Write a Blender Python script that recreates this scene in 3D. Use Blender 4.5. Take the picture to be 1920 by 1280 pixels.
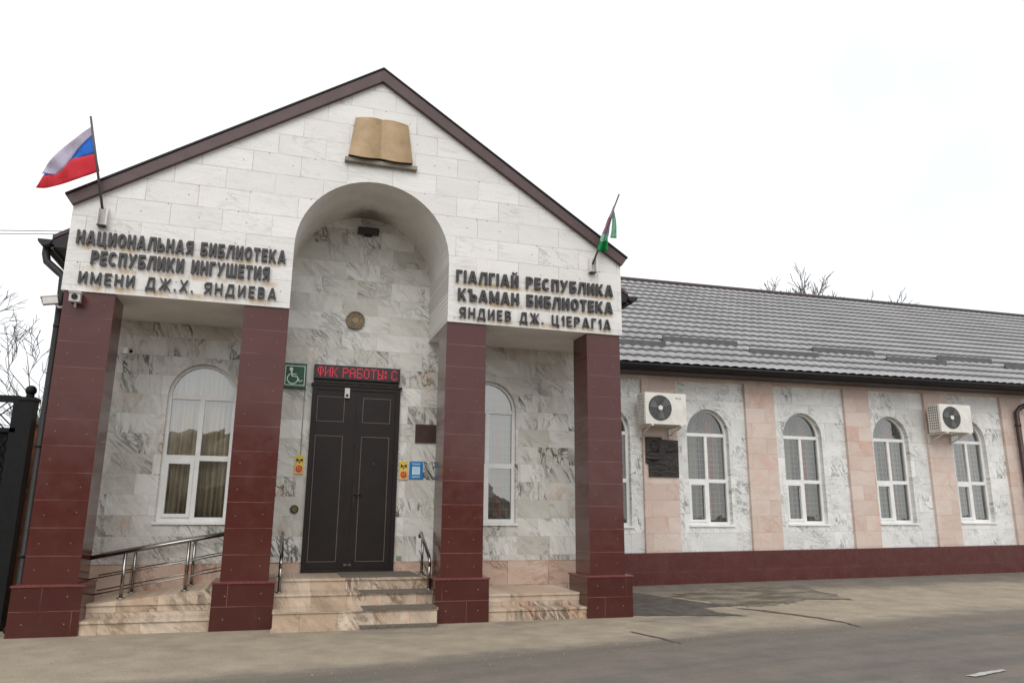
import bpy, bmesh, math, random
from mathutils import Vector, Matrix, Euler
random.seed(7)
R = math.radians
sc = bpy.context.scene
C = sc.collection
for o in list(bpy.data.objects):
    bpy.data.objects.remove(o)

# ------------------------------------------------------------------ camera
cam = bpy.data.cameras.new('camera')
co = bpy.data.objects.new('camera', cam); C.objects.link(co)
CX, CY, CZ, YAW, PIT, ROL, FPX = -1.004, -9.536, 1.309, -0.297, 0.225, 0.008, 1409.443
fwd = Vector((-math.sin(YAW)*math.cos(PIT), math.cos(YAW)*math.cos(PIT), math.sin(PIT)))
rgt = Vector((math.cos(YAW), math.sin(YAW), 0)); upv = rgt.cross(fwd)
r2 = math.cos(ROL)*rgt + math.sin(ROL)*upv; u2 = -math.sin(ROL)*rgt + math.cos(ROL)*upv
m = Matrix((r2, u2, -fwd)).transposed().to_4x4(); m.translation = Vector((CX, CY, CZ))
co.matrix_world = m
cam.sensor_width = 36; cam.lens = FPX/1920*36; cam.clip_start = .05; cam.clip_end = 1500
sc.camera = co

# ------------------------------------------------------------------ sky, sun, exposure
SUN_EL, SUN_AZ = 40, 198
w = bpy.data.worlds.new('World'); sc.world = w; w.use_nodes = True
nt = w.node_tree; nt.nodes.clear()
sky = nt.nodes.new('ShaderNodeTexSky'); sky.sky_type = 'NISHITA'; sky.sun_disc = False
sky.sun_elevation = R(SUN_EL); sky.sun_rotation = R(SUN_AZ)
tc = nt.nodes.new('ShaderNodeTexCoord')
nz = nt.nodes.new('ShaderNodeTexNoise'); nz.inputs['Scale'].default_value = 2.2; nz.inputs['Detail'].default_value = 5
nt.links.new(tc.outputs['Generated'], nz.inputs['Vector'])
cr = nt.nodes.new('ShaderNodeValToRGB')
cr.color_ramp.elements[0].position = .3; cr.color_ramp.elements[0].color = (10.2, 10.6, 11.0, 1)
cr.color_ramp.elements[1].position = .62; cr.color_ramp.elements[1].color = (12.6, 12.7, 12.8, 1)
nt.links.new(nz.outputs['Fac'], cr.inputs['Fac'])
mx = nt.nodes.new('ShaderNodeMix'); mx.data_type = 'RGBA'; mx.inputs['Factor'].default_value = .93
nt.links.new(sky.outputs[0], mx.inputs['A']); nt.links.new(cr.outputs[0], mx.inputs['B'])
bg = nt.nodes.new('ShaderNodeBackground'); bg.inputs['Strength'].default_value = .1
nt.links.new(mx.outputs['Result'], bg.inputs['Color'])
wo = nt.nodes.new('ShaderNodeOutputWorld'); nt.links.new(bg.outputs[0], wo.inputs['Surface'])
sl = bpy.data.lights.new('sun', 'SUN'); sl.energy = 1.3; sl.angle = R(40); sl.color = (1, .97, .93)
so = bpy.data.objects.new('sun', sl); C.objects.link(so)
az, el = R(SUN_AZ), R(SUN_EL)
sd = Vector((math.sin(az)*math.cos(el), math.cos(az)*math.cos(el), math.sin(el)))
so.rotation_euler = sd.to_track_quat('Z', 'Y').to_euler()
sc.view_settings.view_transform = 'Standard'; sc.view_settings.look = 'None'
sc.view_settings.gamma = 1; sc.view_settings.exposure = 0.0

# ------------------------------------------------------------------ material helpers
def S(r, g, b):
    f = lambda c: c/255/12.92 if c/255 <= .04045 else ((c/255+.055)/1.055)**2.4
    return (f(r), f(g), f(b), 1)

class NT:
    def __init__(s, name):
        s.m = bpy.data.materials.new(name); s.m.use_nodes = True
        s.t = s.m.node_tree; s.t.nodes.clear()
        s.out = s.n('ShaderNodeOutputMaterial')
    def n(s, typ, **kw):
        nd = s.t.nodes.new(typ)
        for k, v in kw.items(): setattr(nd, k, v)
        return nd
    def set(s, sock, v):
        if isinstance(v, bpy.types.NodeSocket): s.t.links.new(v, sock)
        else: sock.default_value = v
    def math(s, op, a, b=0.0, c=None, clamp=False):
        nd = s.n('ShaderNodeMath', operation=op, use_clamp=clamp)
        s.set(nd.inputs[0], a); s.set(nd.inputs[1], b)
        if c is not None: s.set(nd.inputs[2], c)
        return nd.outputs[0]
    def mix(s, f, a, b):
        nd = s.n('ShaderNodeMix', data_type='RGBA'); s.set(nd.inputs['Factor'], f)
        s.set(nd.inputs['A'], a); s.set(nd.inputs['B'], b); return nd.outputs['Result']
    def map(s, v, a, b, c=0.0, d=1.0, smooth=True):
        nd = s.n('ShaderNodeMapRange'); nd.clamp = True
        if smooth: nd.interpolation_type = 'SMOOTHSTEP'
        s.set(nd.inputs['Value'], v)
        for k, x in zip(('From Min', 'From Max', 'To Min', 'To Max'), (a, b, c, d)): s.set(nd.inputs[k], x)
        return nd.outputs[0]
    def noise(s, vec, scale, detail=4, rough=.55, dist=0.0, out=0):
        nd = s.n('ShaderNodeTexNoise'); s.set(nd.inputs['Vector'], vec)
        nd.inputs['Scale'].default_value = scale; nd.inputs['Detail'].default_value = detail
        nd.inputs['Roughness'].default_value = rough; nd.inputs['Distortion'].default_value = dist
        return nd.outputs[out]
    def uv(s): return s.n('ShaderNodeTexCoord').outputs['UV']
    def pos(s): return s.n('ShaderNodeNewGeometry').outputs['Position']
    def sep(s, v):
        nd = s.n('ShaderNodeSeparateXYZ'); s.set(nd.inputs[0], v); return nd.outputs
    def vadd(s, a, b, op='ADD'):
        nd = s.n('ShaderNodeVectorMath', operation=op); s.set(nd.inputs[0], a); s.set(nd.inputs[1], b); return nd.outputs[0]
    def comb(s, x, y, z=0.0):
        nd = s.n('ShaderNodeCombineXYZ')
        for i, v in enumerate((x, y, z)): s.set(nd.inputs[i], v)
        return nd.outputs[0]
    def brick(s, vec, wd, h, mortar, off=.5, smooth=.1):
        nd = s.n('ShaderNodeTexBrick'); nd.offset = off; nd.offset_frequency = 2
        s.set(nd.inputs['Vector'], vec)
        nd.inputs['Color1'].default_value = (0, 0, 0, 1); nd.inputs['Color2'].default_value = (1, 1, 1, 1)
        nd.inputs['Mortar'].default_value = (.5, .5, .5, 1)
        nd.inputs['Scale'].default_value = 1; nd.inputs['Mortar Size'].default_value = mortar
        nd.inputs['Mortar Smooth'].default_value = smooth; nd.inputs['Bias'].default_value = 0
        nd.inputs['Brick Width'].default_value = wd; nd.inputs['Row Height'].default_value = h
        return nd
    def bsdf(s, col, rough=.5, metal=0.0, bump=None, bd=.01, bs=.5, spec=.5, **kw):
        b = s.n('ShaderNodeBsdfPrincipled')
        s.set(b.inputs['Base Color'], col); s.set(b.inputs['Roughness'], rough); s.set(b.inputs['Metallic'], metal)
        b.inputs['Specular IOR Level'].default_value = spec
        for k, v in kw.items(): s.set(b.inputs[k.replace('_', ' ')], v)
        if bump is not None:
            bp = s.n('ShaderNodeBump'); bp.inputs['Strength'].default_value = bs; bp.inputs['Distance'].default_value = bd
            s.set(bp.inputs['Height'], bump); s.t.links.new(bp.outputs[0], b.inputs['Normal'])
        s.t.links.new(b.outputs[0], s.out.inputs['Surface']); return b

def plain(name, col, rough=.5, metal=0.0, var=.08, scale=6, spec=.5, bump=0.0, dirt=0.0):
    t = NT(name); p = t.n('ShaderNodeTexCoord').outputs['Object']
    n = t.noise(p, scale, 5); n2 = t.noise(p, scale*7, 3)
    dk = tuple(c*(1-var*2.2) for c in col[:3])+(1,); lt = tuple(min(1, c*(1+var)) for c in col[:3])+(1,)
    c = t.mix(t.map(n, .3, .7), dk, lt)
    if dirt: c = t.mix(t.map(t.noise(p, 2.3, 6, .65), .5, .75, 0, dirt), c, S(92, 82, 70))
    rg = t.map(n2, .3, .7, max(0, rough-.06), min(1, rough+.06))
    t.bsdf(c, rg, metal, bump=n2 if bump else None, bd=bump, spec=spec); return t.m

def emit(name, col, strength):
    t = NT(name); e = t.n('ShaderNodeEmission'); e.inputs['Color'].default_value = col; e.inputs['Strength'].default_value = strength
    t.t.links.new(e.outputs[0], t.out.inputs['Surface']); return t.m

def marble(name, base, alt, vein, wd, h, off=(0, 0), ang=.6, amp=2.2, vs=1.6, stretch=3.2, vw=.05, vst=.8,
           rough=.3, joint=None, jsize=.003, joff=.5, warm=None, warm_th=.62, coarse=1.0, spec=.5, stain=None, contrast=1.0):
    t = NT(name); uv = t.vadd(t.uv(), (off[0]+50*wd, off[1]+40*h, 0))
    a = t.brick(uv, wd, h, 0.0, joff); j = t.brick(uv, wd, h, jsize, joff)
    s = t.sep(a.outputs['Color'])[0]
    s2 = t.math('FRACT', t.math('MULTIPLY', s, 7.31)); s3 = t.math('FRACT', t.math('MULTIPLY', s, 23.7))
    rot = t.n('ShaderNodeVectorRotate', rotation_type='Z_AXIS')
    t.set(rot.inputs['Vector'], uv); t.set(rot.inputs['Angle'], t.math('MULTIPLY_ADD', t.math('SUBTRACT', s2, .5), amp, ang))
    q = t.vadd(rot.outputs[0], t.comb(t.math('MULTIPLY', s, 61.0), t.math('MULTIPLY', s3, 37.0), t.math('MULTIPLY', s2, 11.0)))
    q2 = t.vadd(q, (1.0, stretch, 1.0), 'MULTIPLY')
    n = t.noise(q2, vs, 7, .62, 1.1)
    rid = t.math('ABSOLUTE', t.math('SUBTRACT', n, .5))
    v1 = t.map(rid, 0.0, vw, 1, 0)
    n2 = t.noise(q2, vs*2.7, 6, .6, .8)
    v2 = t.map(t.math('ABSOLUTE', t.math('SUBTRACT', n2, .5)), 0, vw*.6, .55, 0)
    mod = t.map(t.noise(q, vs*.9, 3), .42, .66)
    veins = t.math('MULTIPLY', t.math('MULTIPLY', t.math('MAXIMUM', v1, v2), t.map(s2, .0, .9, .5, 1.2)), t.math('MULTIPLY_ADD', mod, .85, .15), clamp=True)
    broad = t.map(t.noise(q2, vs*.7, 4, .6, .6), .38, .68)
    tone = t.math('MULTIPLY_ADD', broad, .5*coarse, t.math('MULTIPLY', s3, .8), clamp=True)
    c = t.mix(tone, base, alt)
    if warm: c = t.mix(t.math('MULTIPLY', t.map(t.noise(q, vs*.8, 5, .6, .7), warm_th, warm_th+.16), t.map(s2, .3, .9)), c, warm)
    c = t.mix(t.math('MULTIPLY', veins, vst), c, vein)
    g = t.noise(uv, 34, 4); c = t.mix(t.map(g, .3, .8, 0, .12), c, vein)
    if stain:
        col, th = stain
        p = t.pos(); st = t.noise(t.vadd(p, (1.0, 1.0, .35), 'MULTIPLY'), 1.7, 6, .65)
        c = t.mix(t.map(st, th, th+.22, 0, .55), c, col)
    if name.startswith('white_gable'):
        pz = t.sep(t.pos()); ax_ = t.math('ABSOLUTE', pz[0]); inx = t.math('MULTIPLY', t.map(ax_, 1.05, 1.3), t.map(ax_, 3.5, 3.35))
        sn = t.map(t.noise(t.vadd(t.pos(), (1.0, 1.0, .25), 'MULTIPLY'), 5, 5, .65), .35, .7)
        for zb in (4.345, 4.085, 3.85):
            d_ = t.math('ABSOLUTE', t.math('SUBTRACT', pz[2], zb))
            c = t.mix(t.math('MULTIPLY', t.math('MULTIPLY', t.map(d_, .005, .06, 1, 0), inx), sn), c, S(182, 152, 106))
    jc = joint or tuple(x*.55 for x in vein[:3])+(1,)
    jn = t.map(t.noise(uv, 3.0, 2), .35, .65, .25, .9)
    c = t.mix(t.math('MULTIPLY', j.outputs['Fac'], jn), c, jc)
    rg = t.map(g, .3, .7, rough-.07, rough+.08)
    t.bsdf(c, rg, 0, bump=t.math('SUBTRACT', 1.0, j.outputs['Fac']), bd=.002, bs=.6, spec=spec); return t.m

def granite(name, wd, h, off, base, joint, rough=.16):
    t = NT(name); uv = t.vadd(t.uv(), (off[0]+50*wd, off[1]+40*h, 0))
    a = t.brick(uv, wd, h, 0.0); j = t.brick(uv, wd, h, .0032)
    s = t.sep(a.outputs['Color'])[0]
    sp = t.noise(uv, 140, 2, .7); big = t.noise(uv, 1.6, 5, .6)
    dk = tuple(c*.62 for c in base[:3])+(1,); lt = tuple(c*1.3 for c in base[:3])+(1,)
    c = t.mix(t.map(sp, .3, .7), dk, lt)
    c = t.mix(t.math('MULTIPLY', s, .35), c, tuple(c2*.7 for c2 in base[:3])+(1,))
    c = t.mix(t.map(big, .45, .75, 0, .16), c, S(104, 72, 66))
    jn = t.map(t.noise(uv, 2.2, 2), .36, .62, .15, .95)
    c = t.mix(t.math('MULTIPLY', j.outputs['Fac'], jn), c, joint)
    rg = t.map(t.noise(uv, 5, 5, .7), .3, .75, rough-.05, rough+.16)
    t.bsdf(c, rg, 0, bump=t.math('SUBTRACT', 1.0, j.outputs['Fac']), bd=.0015, bs=.5, spec=.5); return t.m

M = {}
M['gable'] = marble('white_gable_marble', S(233, 230, 226), S(222, 220, 217), S(168, 166, 160), .6, .285, (0.1, .12), ang=.15, amp=.5,
                    vs=1.3, stretch=5.0, vw=.035, vst=.55, rough=.42, joint=S(150, 146, 138), jsize=.003, stain=(S(214, 202, 184), .56))
M['porch'] = marble('porch_marble', S(236, 235, 230), S(200, 197, 187), S(70, 73, 69), .5, .262, (0.07, .06), ang=.95, amp=1.1,
                    vs=1.5, stretch=2.9, vw=.05, vst=.95, rough=.26, joint=S(172, 168, 160), jsize=.002, joff=.37, warm=S(206, 184, 166), warm_th=.55, coarse=.9)
M['beam'] = marble('beam_marble', S(222, 219, 214), S(196, 194, 190), S(112, 112, 110), .9, .9, (0.07, .3), ang=.15, amp=.3,
                   vs=2.4, stretch=.22, vw=.05, vst=.7, rough=.3)
M['base'] = marble('pink_base_marble', S(214, 192, 176), S(196, 168, 150), S(120, 92, 80), .62, .33, (0.2, .02), ang=.6, amp=2.2,
                   vs=2.0, stretch=2.4, vw=.055, vst=.75, rough=.28, warm=S(186, 130, 104), warm_th=.5)
M['wing'] = marble('wing_marble', S(242, 241, 238), S(219, 219, 216), S(104, 108, 110), .74, .36, (0.3, .1), ang=.6, amp=1.6,
                   vs=2.7, stretch=2.4, vw=.045, vst=.85, rough=.4, joint=S(150, 148, 144), jsize=.0028, stain=(S(200, 190, 172), .6), coarse=1.2)
M['pink'] = marble('pink_pilaster_marble', S(218, 203, 193), S(202, 182, 170), S(176, 134, 116), .64, .3, (0.1, .22), ang=.3, amp=2,
                   vs=1.5, stretch=2.0, vw=.04, vst=.4, rough=.42, joint=S(160, 132, 116), jsize=.003, warm=S(208, 172, 156), warm_th=.52, stain=(S(190, 176, 150), .58))
M['step'] = marble('step_marble', S(224, 208, 188), S(186, 163, 140), S(96, 80, 66), .42, .4, (0.1, .2), ang=1.0, amp=.9,
                   vs=2.6, stretch=3.0, vw=.1, vst=.9, rough=.35, joint=S(120, 104, 90), jsize=.0025, joff=.3, warm=S(208, 166, 138), warm_th=.5,
                   stain=(S(150, 140, 126), .55))
M['granite'] = granite('red_granite', 40.0, .2977, (0, -.525+.2977*.0), S(85, 42, 37), S(126, 86, 80), .12)
M['granite2'] = granite('red_granite_base', .62, .265, (0.21, .005), S(77, 37, 33), S(126, 88, 82), .14)
M['granite3'] = granite('red_granite_plinth', .6, .33, (0.1, .02), S(88, 43, 40), S(112, 70, 66), .22)

def plaster():
    t = NT('vault_plaster'); p = t.pos()
    n = t.noise(p, 3, 5); c = t.mix(t.map(n, .3, .7), S(218, 216, 211), S(230, 228, 223))
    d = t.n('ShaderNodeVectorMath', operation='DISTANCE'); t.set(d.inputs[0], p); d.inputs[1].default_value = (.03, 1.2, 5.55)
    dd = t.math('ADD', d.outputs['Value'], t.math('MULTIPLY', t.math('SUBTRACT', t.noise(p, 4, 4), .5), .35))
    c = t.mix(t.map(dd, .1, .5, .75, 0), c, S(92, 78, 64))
    t.bsdf(c, .8, 0, bump=t.noise(p, 60, 3), bd=.002, bs=.3); return t.m
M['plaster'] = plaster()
M['brown'] = plain('brown_metal', S(88, 70, 70), .5, var=.06, spec=.4)
M['gutter'] = plain('dark_gutter_metal', S(36, 33, 33), .5, var=.1, spec=.35)
M['soffit'] = plain('dark_soffit', S(62, 52, 48), .6, var=.1)
M['pipe_brown'] = plain('brown_pipe', S(70, 48, 44), .45)
M['roof'] = None
def roofmat():
    t = NT('grey_tile_metal'); p = t.pos(); n = t.noise(p, .9, 5, .6); n2 = t.noise(p, 9, 4)
    c = t.mix(t.map(n, .3, .7), S(146, 145, 147), S(160, 159, 160))
    c = t.mix(t.map(n2, .5, .8, 0, .25), c, S(104, 100, 96))
    t.bsdf(c, .48, 0, spec=.45); return t.m
M['roof'] = roofmat()
M['pvc'] = plain('white_pvc', S(232, 232, 230), .35, var=.03)
M['dark_room'] = plain('dark_interior', S(70, 66, 60), .9)
def glass(name, tint, refl):
    t = NT(name); tr = t.n('ShaderNodeBsdfTransparent'); tr.inputs['Color'].default_value = tint
    gl = t.n('ShaderNodeBsdfGlossy'); gl.inputs['Roughness'].default_value = .015; gl.inputs['Color'].default_value = (.97, .97, .94, 1)
    lw = t.n('ShaderNodeLayerWeight'); lw.inputs['Blend'].default_value = .25
    p = t.pos(); b = t.n('ShaderNodeBump'); b.inputs['Strength'].default_value = .12; b.inputs['Distance'].default_value = .02
    t.set(b.inputs['Height'], t.noise(p, 2.2, 2)); t.t.links.new(b.outputs[0], gl.inputs['Normal'])
    f = t.map(lw.outputs['Facing'], 0, 1, refl, .9, False)
    mxs = t.n('ShaderNodeMixShader'); t.set(mxs.inputs[0], f)
    t.t.links.new(tr.outputs[0], mxs.inputs[1]); t.t.links.new(gl.outputs[0], mxs.inputs[2])
    t.t.links.new(mxs.outputs[0], t.out.inputs['Surface']); return t.m
M['glass'] = glass('window_glass', (.72, .75, .72, 1), .1)
M['glass_porch'] = glass('porch_window_glass', (.7, .7, .67, 1), .27)
def cloth(name, a, b, scale):
    t = NT(name); u = t.sep(t.uv()); x = t.noise(t.comb(t.math('MULTIPLY', u[0], scale), t.math('MULTIPLY', u[1], .5)), 1, 4)
    t.bsdf(t.mix(t.map(x, .35, .65), a, b), .9, 0, spec=.1); return t.m
M['drape'] = cloth('beige_drape', S(146, 128, 102), S(234, 218, 188), 26)
M['gauze'] = cloth('grey_gauze', S(124, 122, 110), S(166, 163, 150), 12)
M['red_drape'] = cloth('red_drape', S(150, 58, 50), S(186, 84, 70), 20)
M['grille'] = plain('cream_grille_paint', S(176, 174, 160), .5)
M['door'] = plain('dark_brown_door_steel', S(36, 29, 27), .42, var=.1, scale=3, spec=.3)
M['door_line'] = plain('door_trim_line', S(104, 90, 82), .4)
M['dark_metal'] = plain('dark_bronze_metal', S(60, 52, 46), .35, .6)
M['steel'] = plain('polished_steel', S(150, 147, 142), .14, 1.0, var=.05)
M['letter'] = plain('dark_letter_plastic', S(58, 56, 56), .5, var=.12, scale=20)
M['stone'] = plain('grey_ledge_stone', S(140, 134, 122), .7, var=.12)
def bronze():
    t = NT('book_bronze'); p = t.pos(); n = t.noise(p, 3.5, 5, .6); n2 = t.noise(p, 12, 4)
    c = t.mix(t.map(n, .3, .7), S(144, 120, 88), S(166, 140, 104)); c = t.mix(t.map(n2, .5, .75, 0, .4), c, S(128, 112, 78))
    t.bsdf(c, .5, .15); return t.m
M['bronze'] = bronze()
M['gold_dark'] = plain('tarnished_gold', S(112, 98, 76), .4, .3, var=.2, scale=14)
M['green'] = plain('green_sign_board', S(24, 84, 52), .4)
M['sign_white'] = plain('sign_white', S(222, 232, 224), .5, var=.03)
M['black'] = plain('black_plastic', S(30, 29, 30), .45)
M['led_face'] = plain('led_board_face', S(60, 34, 38), .4)
M['led'] = emit('led_red', (1, .05, .1, 1), 1.1)
M['yellow'] = plain('yellow_plate', S(222, 196, 84), .45)
M['peach'] = plain('peach_plate', S(226, 178, 110), .45)
M['red'] = plain('red_button', S(190, 52, 34), .4)
M['blue'] = plain('blue_plate', S(38, 122, 184), .4)
M['pale_blue'] = plain('pale_blue_print', S(176, 212, 232), .5)
M['plate_brown'] = plain('brown_plate', S(70, 52, 45), .35)
M['olive'] = plain('olive_button_ring', S(92, 92, 52), .4)
def relief():
    t = NT('black_relief_bronze'); p = t.pos(); n = t.noise(t.vadd(p, (1, 1, 2.4), 'MULTIPLY'), 7, 5, .6, .6)
    t.bsdf(t.mix(t.map(n, .3, .7), S(38, 34, 33), S(62, 56, 54)), .42, .3, bump=n, bd=.04, bs=.8); return t.m
M['relief'] = relief()
M['ac'] = plain('ac_white_paint', S(226, 222, 214), .45, var=.03, dirt=.25)
M['ac_dark'] = plain('ac_fan_dark', S(84, 84, 84), .5)
M['ac_blade'] = plain('ac_fan_blade', S(116, 116, 116), .45)
M['logo_grey'] = plain('logo_grey', S(140, 136, 134), .5)
def brickmat():
    t = NT('orange_brick'); uv = t.uv(); a = t.brick(uv, .25, .075, .006); s = t.sep(a.outputs['Color'])[0]
    c = t.mix(s, S(186, 118, 80), S(206, 138, 98)); c = t.mix(a.outputs['Fac'], c, S(150, 134, 118))
    c = t.mix(t.map(t.noise(uv, 9, 4), .4, .75, 0, .4), c, S(98, 66, 50))
    t.bsdf(c, .85, 0, bump=t.math('SUBTRACT', 1, a.outputs['Fac']), bd=.006); return t.m
M['brick'] = brickmat()
M['iron'] = plain('black_iron', S(17, 18, 19), .6, var=.15, scale=12, spec=.25)
M['bark'] = plain('grey_bark', S(104, 96, 90), .9, var=.15, scale=14)
def flagmat(name, col):
    t = NT(name); p = t.pos(); n = t.noise(p, 9, 4)
    c = t.mix(t.map(n, .3, .7), tuple(x*.9 for x in col[:3])+(1,), col)
    d = t.n('ShaderNodeBsdfDiffuse'); t.set(d.inputs['Color'], c); tl = t.n('ShaderNodeBsdfTranslucent'); t.set(tl.inputs['Color'], c)
    mm = t.n('ShaderNodeMixShader'); mm.inputs[0].default_value = .5; t.t.links.new(d.outputs[0], mm.inputs[1]); t.t.links.new(tl.outputs[0], mm.inputs[2])
    t.t.links.new(mm.outputs[0], t.out.inputs['Surface']); return t.m
M['flag_white'] = flagmat('flag_white', S(222, 216, 230))
M['flag_blue'] = flagmat('flag_blue', S(92, 160, 240))
M['flag_red'] = flagmat('flag_red', S(244, 96, 108))
M['flag_green'] = flagmat('flag_green', S(70, 188, 120))
M['flag_pale'] = flagmat('flag_pale_green', S(196, 236, 216))
M['flag_pink'] = flagmat('flag_emblem_pink', S(196, 150, 164))
M['pole'] = plain('grey_pole', S(92, 86, 86), .5)
M['mat'] = plain('grey_rubber_mat', S(104, 98, 88), .9, var=.12, scale=30, bump=.003)
M['cable'] = plain('cable_grey', S(150, 150, 152), .6)
M['cam_white'] = plain('camera_white', S(218, 214, 212), .45)
M['lamp_dark'] = plain('lamp_dark', S(50, 42, 40), .5)

def groundmat(name, kind):
    t = NT(name); uv = t.uv(); s = t.sep(uv); p = t.pos()
    fine = t.noise(p, 55, 4, .7); mid = t.noise(p, 2.6, 6, .62); big = t.noise(t.vadd(p, (.6, 1.6, 1), 'MULTIPLY'), .55, 5, .6)
    sand = t.mix(t.map(mid, .32, .7), S(150, 138, 121), S(168, 155, 136))
    asph = t.mix(t.map(mid, .32, .7), S(106, 99, 93), S(120, 112, 104))
    grey = t.mix(t.map(mid, .32, .7), S(112, 106, 98), S(128, 121, 111))
    d = t.math('ADD', s[1], t.math('MULTIPLY', t.math('SUBTRACT', t.noise(t.vadd(p, (.45, 1, 1), 'MULTIPLY'), 1.5, 6, .65), .5), .9))
    if kind == 'pave':
        c = t.mix(t.map(d, -.1, .55), asph, sand)
        c = t.mix(t.map(big, .5, .72, 0, .6), c, grey)
        # broken grey concrete strip along the wing wall
        pp = t.sep(p)
        wob = t.math('MULTIPLY', t.math('SUBTRACT', t.noise(p, 1.4, 6, .7), .5), 1.6)
        yb = t.math('ADD', pp[1], wob)
        c = t.mix(t.math('MULTIPLY', t.map(yb, 1.5, 2.3), t.map(pp[0], 3.4, 4.4)), c, grey)
    else:
        c = t.mix(t.map(d, 0, .5), S(118, 109, 98), asph)
        trk = t.noise(t.vadd(t.comb(s[0], s[1]), (.12, 1.4, 1), 'MULTIPLY'), 1.2, 5, .6)
        c = t.mix(t.map(trk, .45, .68, 0, .7), c, S(124, 113, 101))
        c = t.mix(t.map(trk, .52, .32, 0, .5), c, S(88, 86, 85))
        c = t.mix(t.map(t.noise(t.vadd(t.comb(s[0], s[1]), (.25, 3.5, 1), 'MULTIPLY'), 1.1, 6, .7), .6, .72, 0, .4), c, S(146, 138, 128))
    c = t.mix(t.map(fine, .48, .72, 0, .5), c, S(84, 77, 70)); c = t.mix(t.map(t.noise(p, 21, 5, .75), .55, .7, 0, .3), c, S(80, 74, 68)); c = t.mix(t.map(t.noise(t.vadd(p, (.7, 1.2, 1), 'MULTIPLY'), 1.1, 6, .7), .56, .7, 0, .45), c, S(104, 97, 89))
    c = t.mix(t.map(t.noise(p, 120, 2), .62, .75, 0, .35), c, S(170, 160, 146))
    t.bsdf(c, .9, 0, bump=t.math('ADD', fine, t.math('MULTIPLY', mid, .6)), bd=.012, bs=.5, spec=.25); return t.m
M['pave'] = groundmat('dusty_pavement', 'pave'); M['road'] = groundmat('worn_asphalt', 'road')
M['soil'] = plain('bare_soil', S(120, 110, 95), .95, scale=1.5, var=.12)
M['wet'] = plain('damp_asphalt', S(84, 77, 72), .8, var=.18, scale=5, bump=.006)
M['crack'] = plain('crack_dark', S(100, 91, 81), .95, var=.15, scale=9)
def rubblemat():
    t = NT('broken_asphalt'); p = t.pos(); n = t.noise(t.vadd(p, (.6, 1.3, 1), 'MULTIPLY'), 2.6, 6, .7); f = t.noise(p, 26, 5, .7)
    c = t.mix(t.map(n, .35, .65), S(92, 83, 72), S(142, 133, 119)); c = t.mix(t.map(f, .55, .8, 0, .6), c, S(72, 64, 56)); c = t.mix(t.map(f, .42, .25, 0, .5), c, S(166, 156, 140))
    t.bsdf(c, .95, 0, bump=f, bd=.02, bs=.8, spec=.2); return t.m
M['rubble'] = rubblemat()
M['paint'] = plain('worn_road_paint', S(176, 174, 168), .8, var=.12, scale=18)

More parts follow.
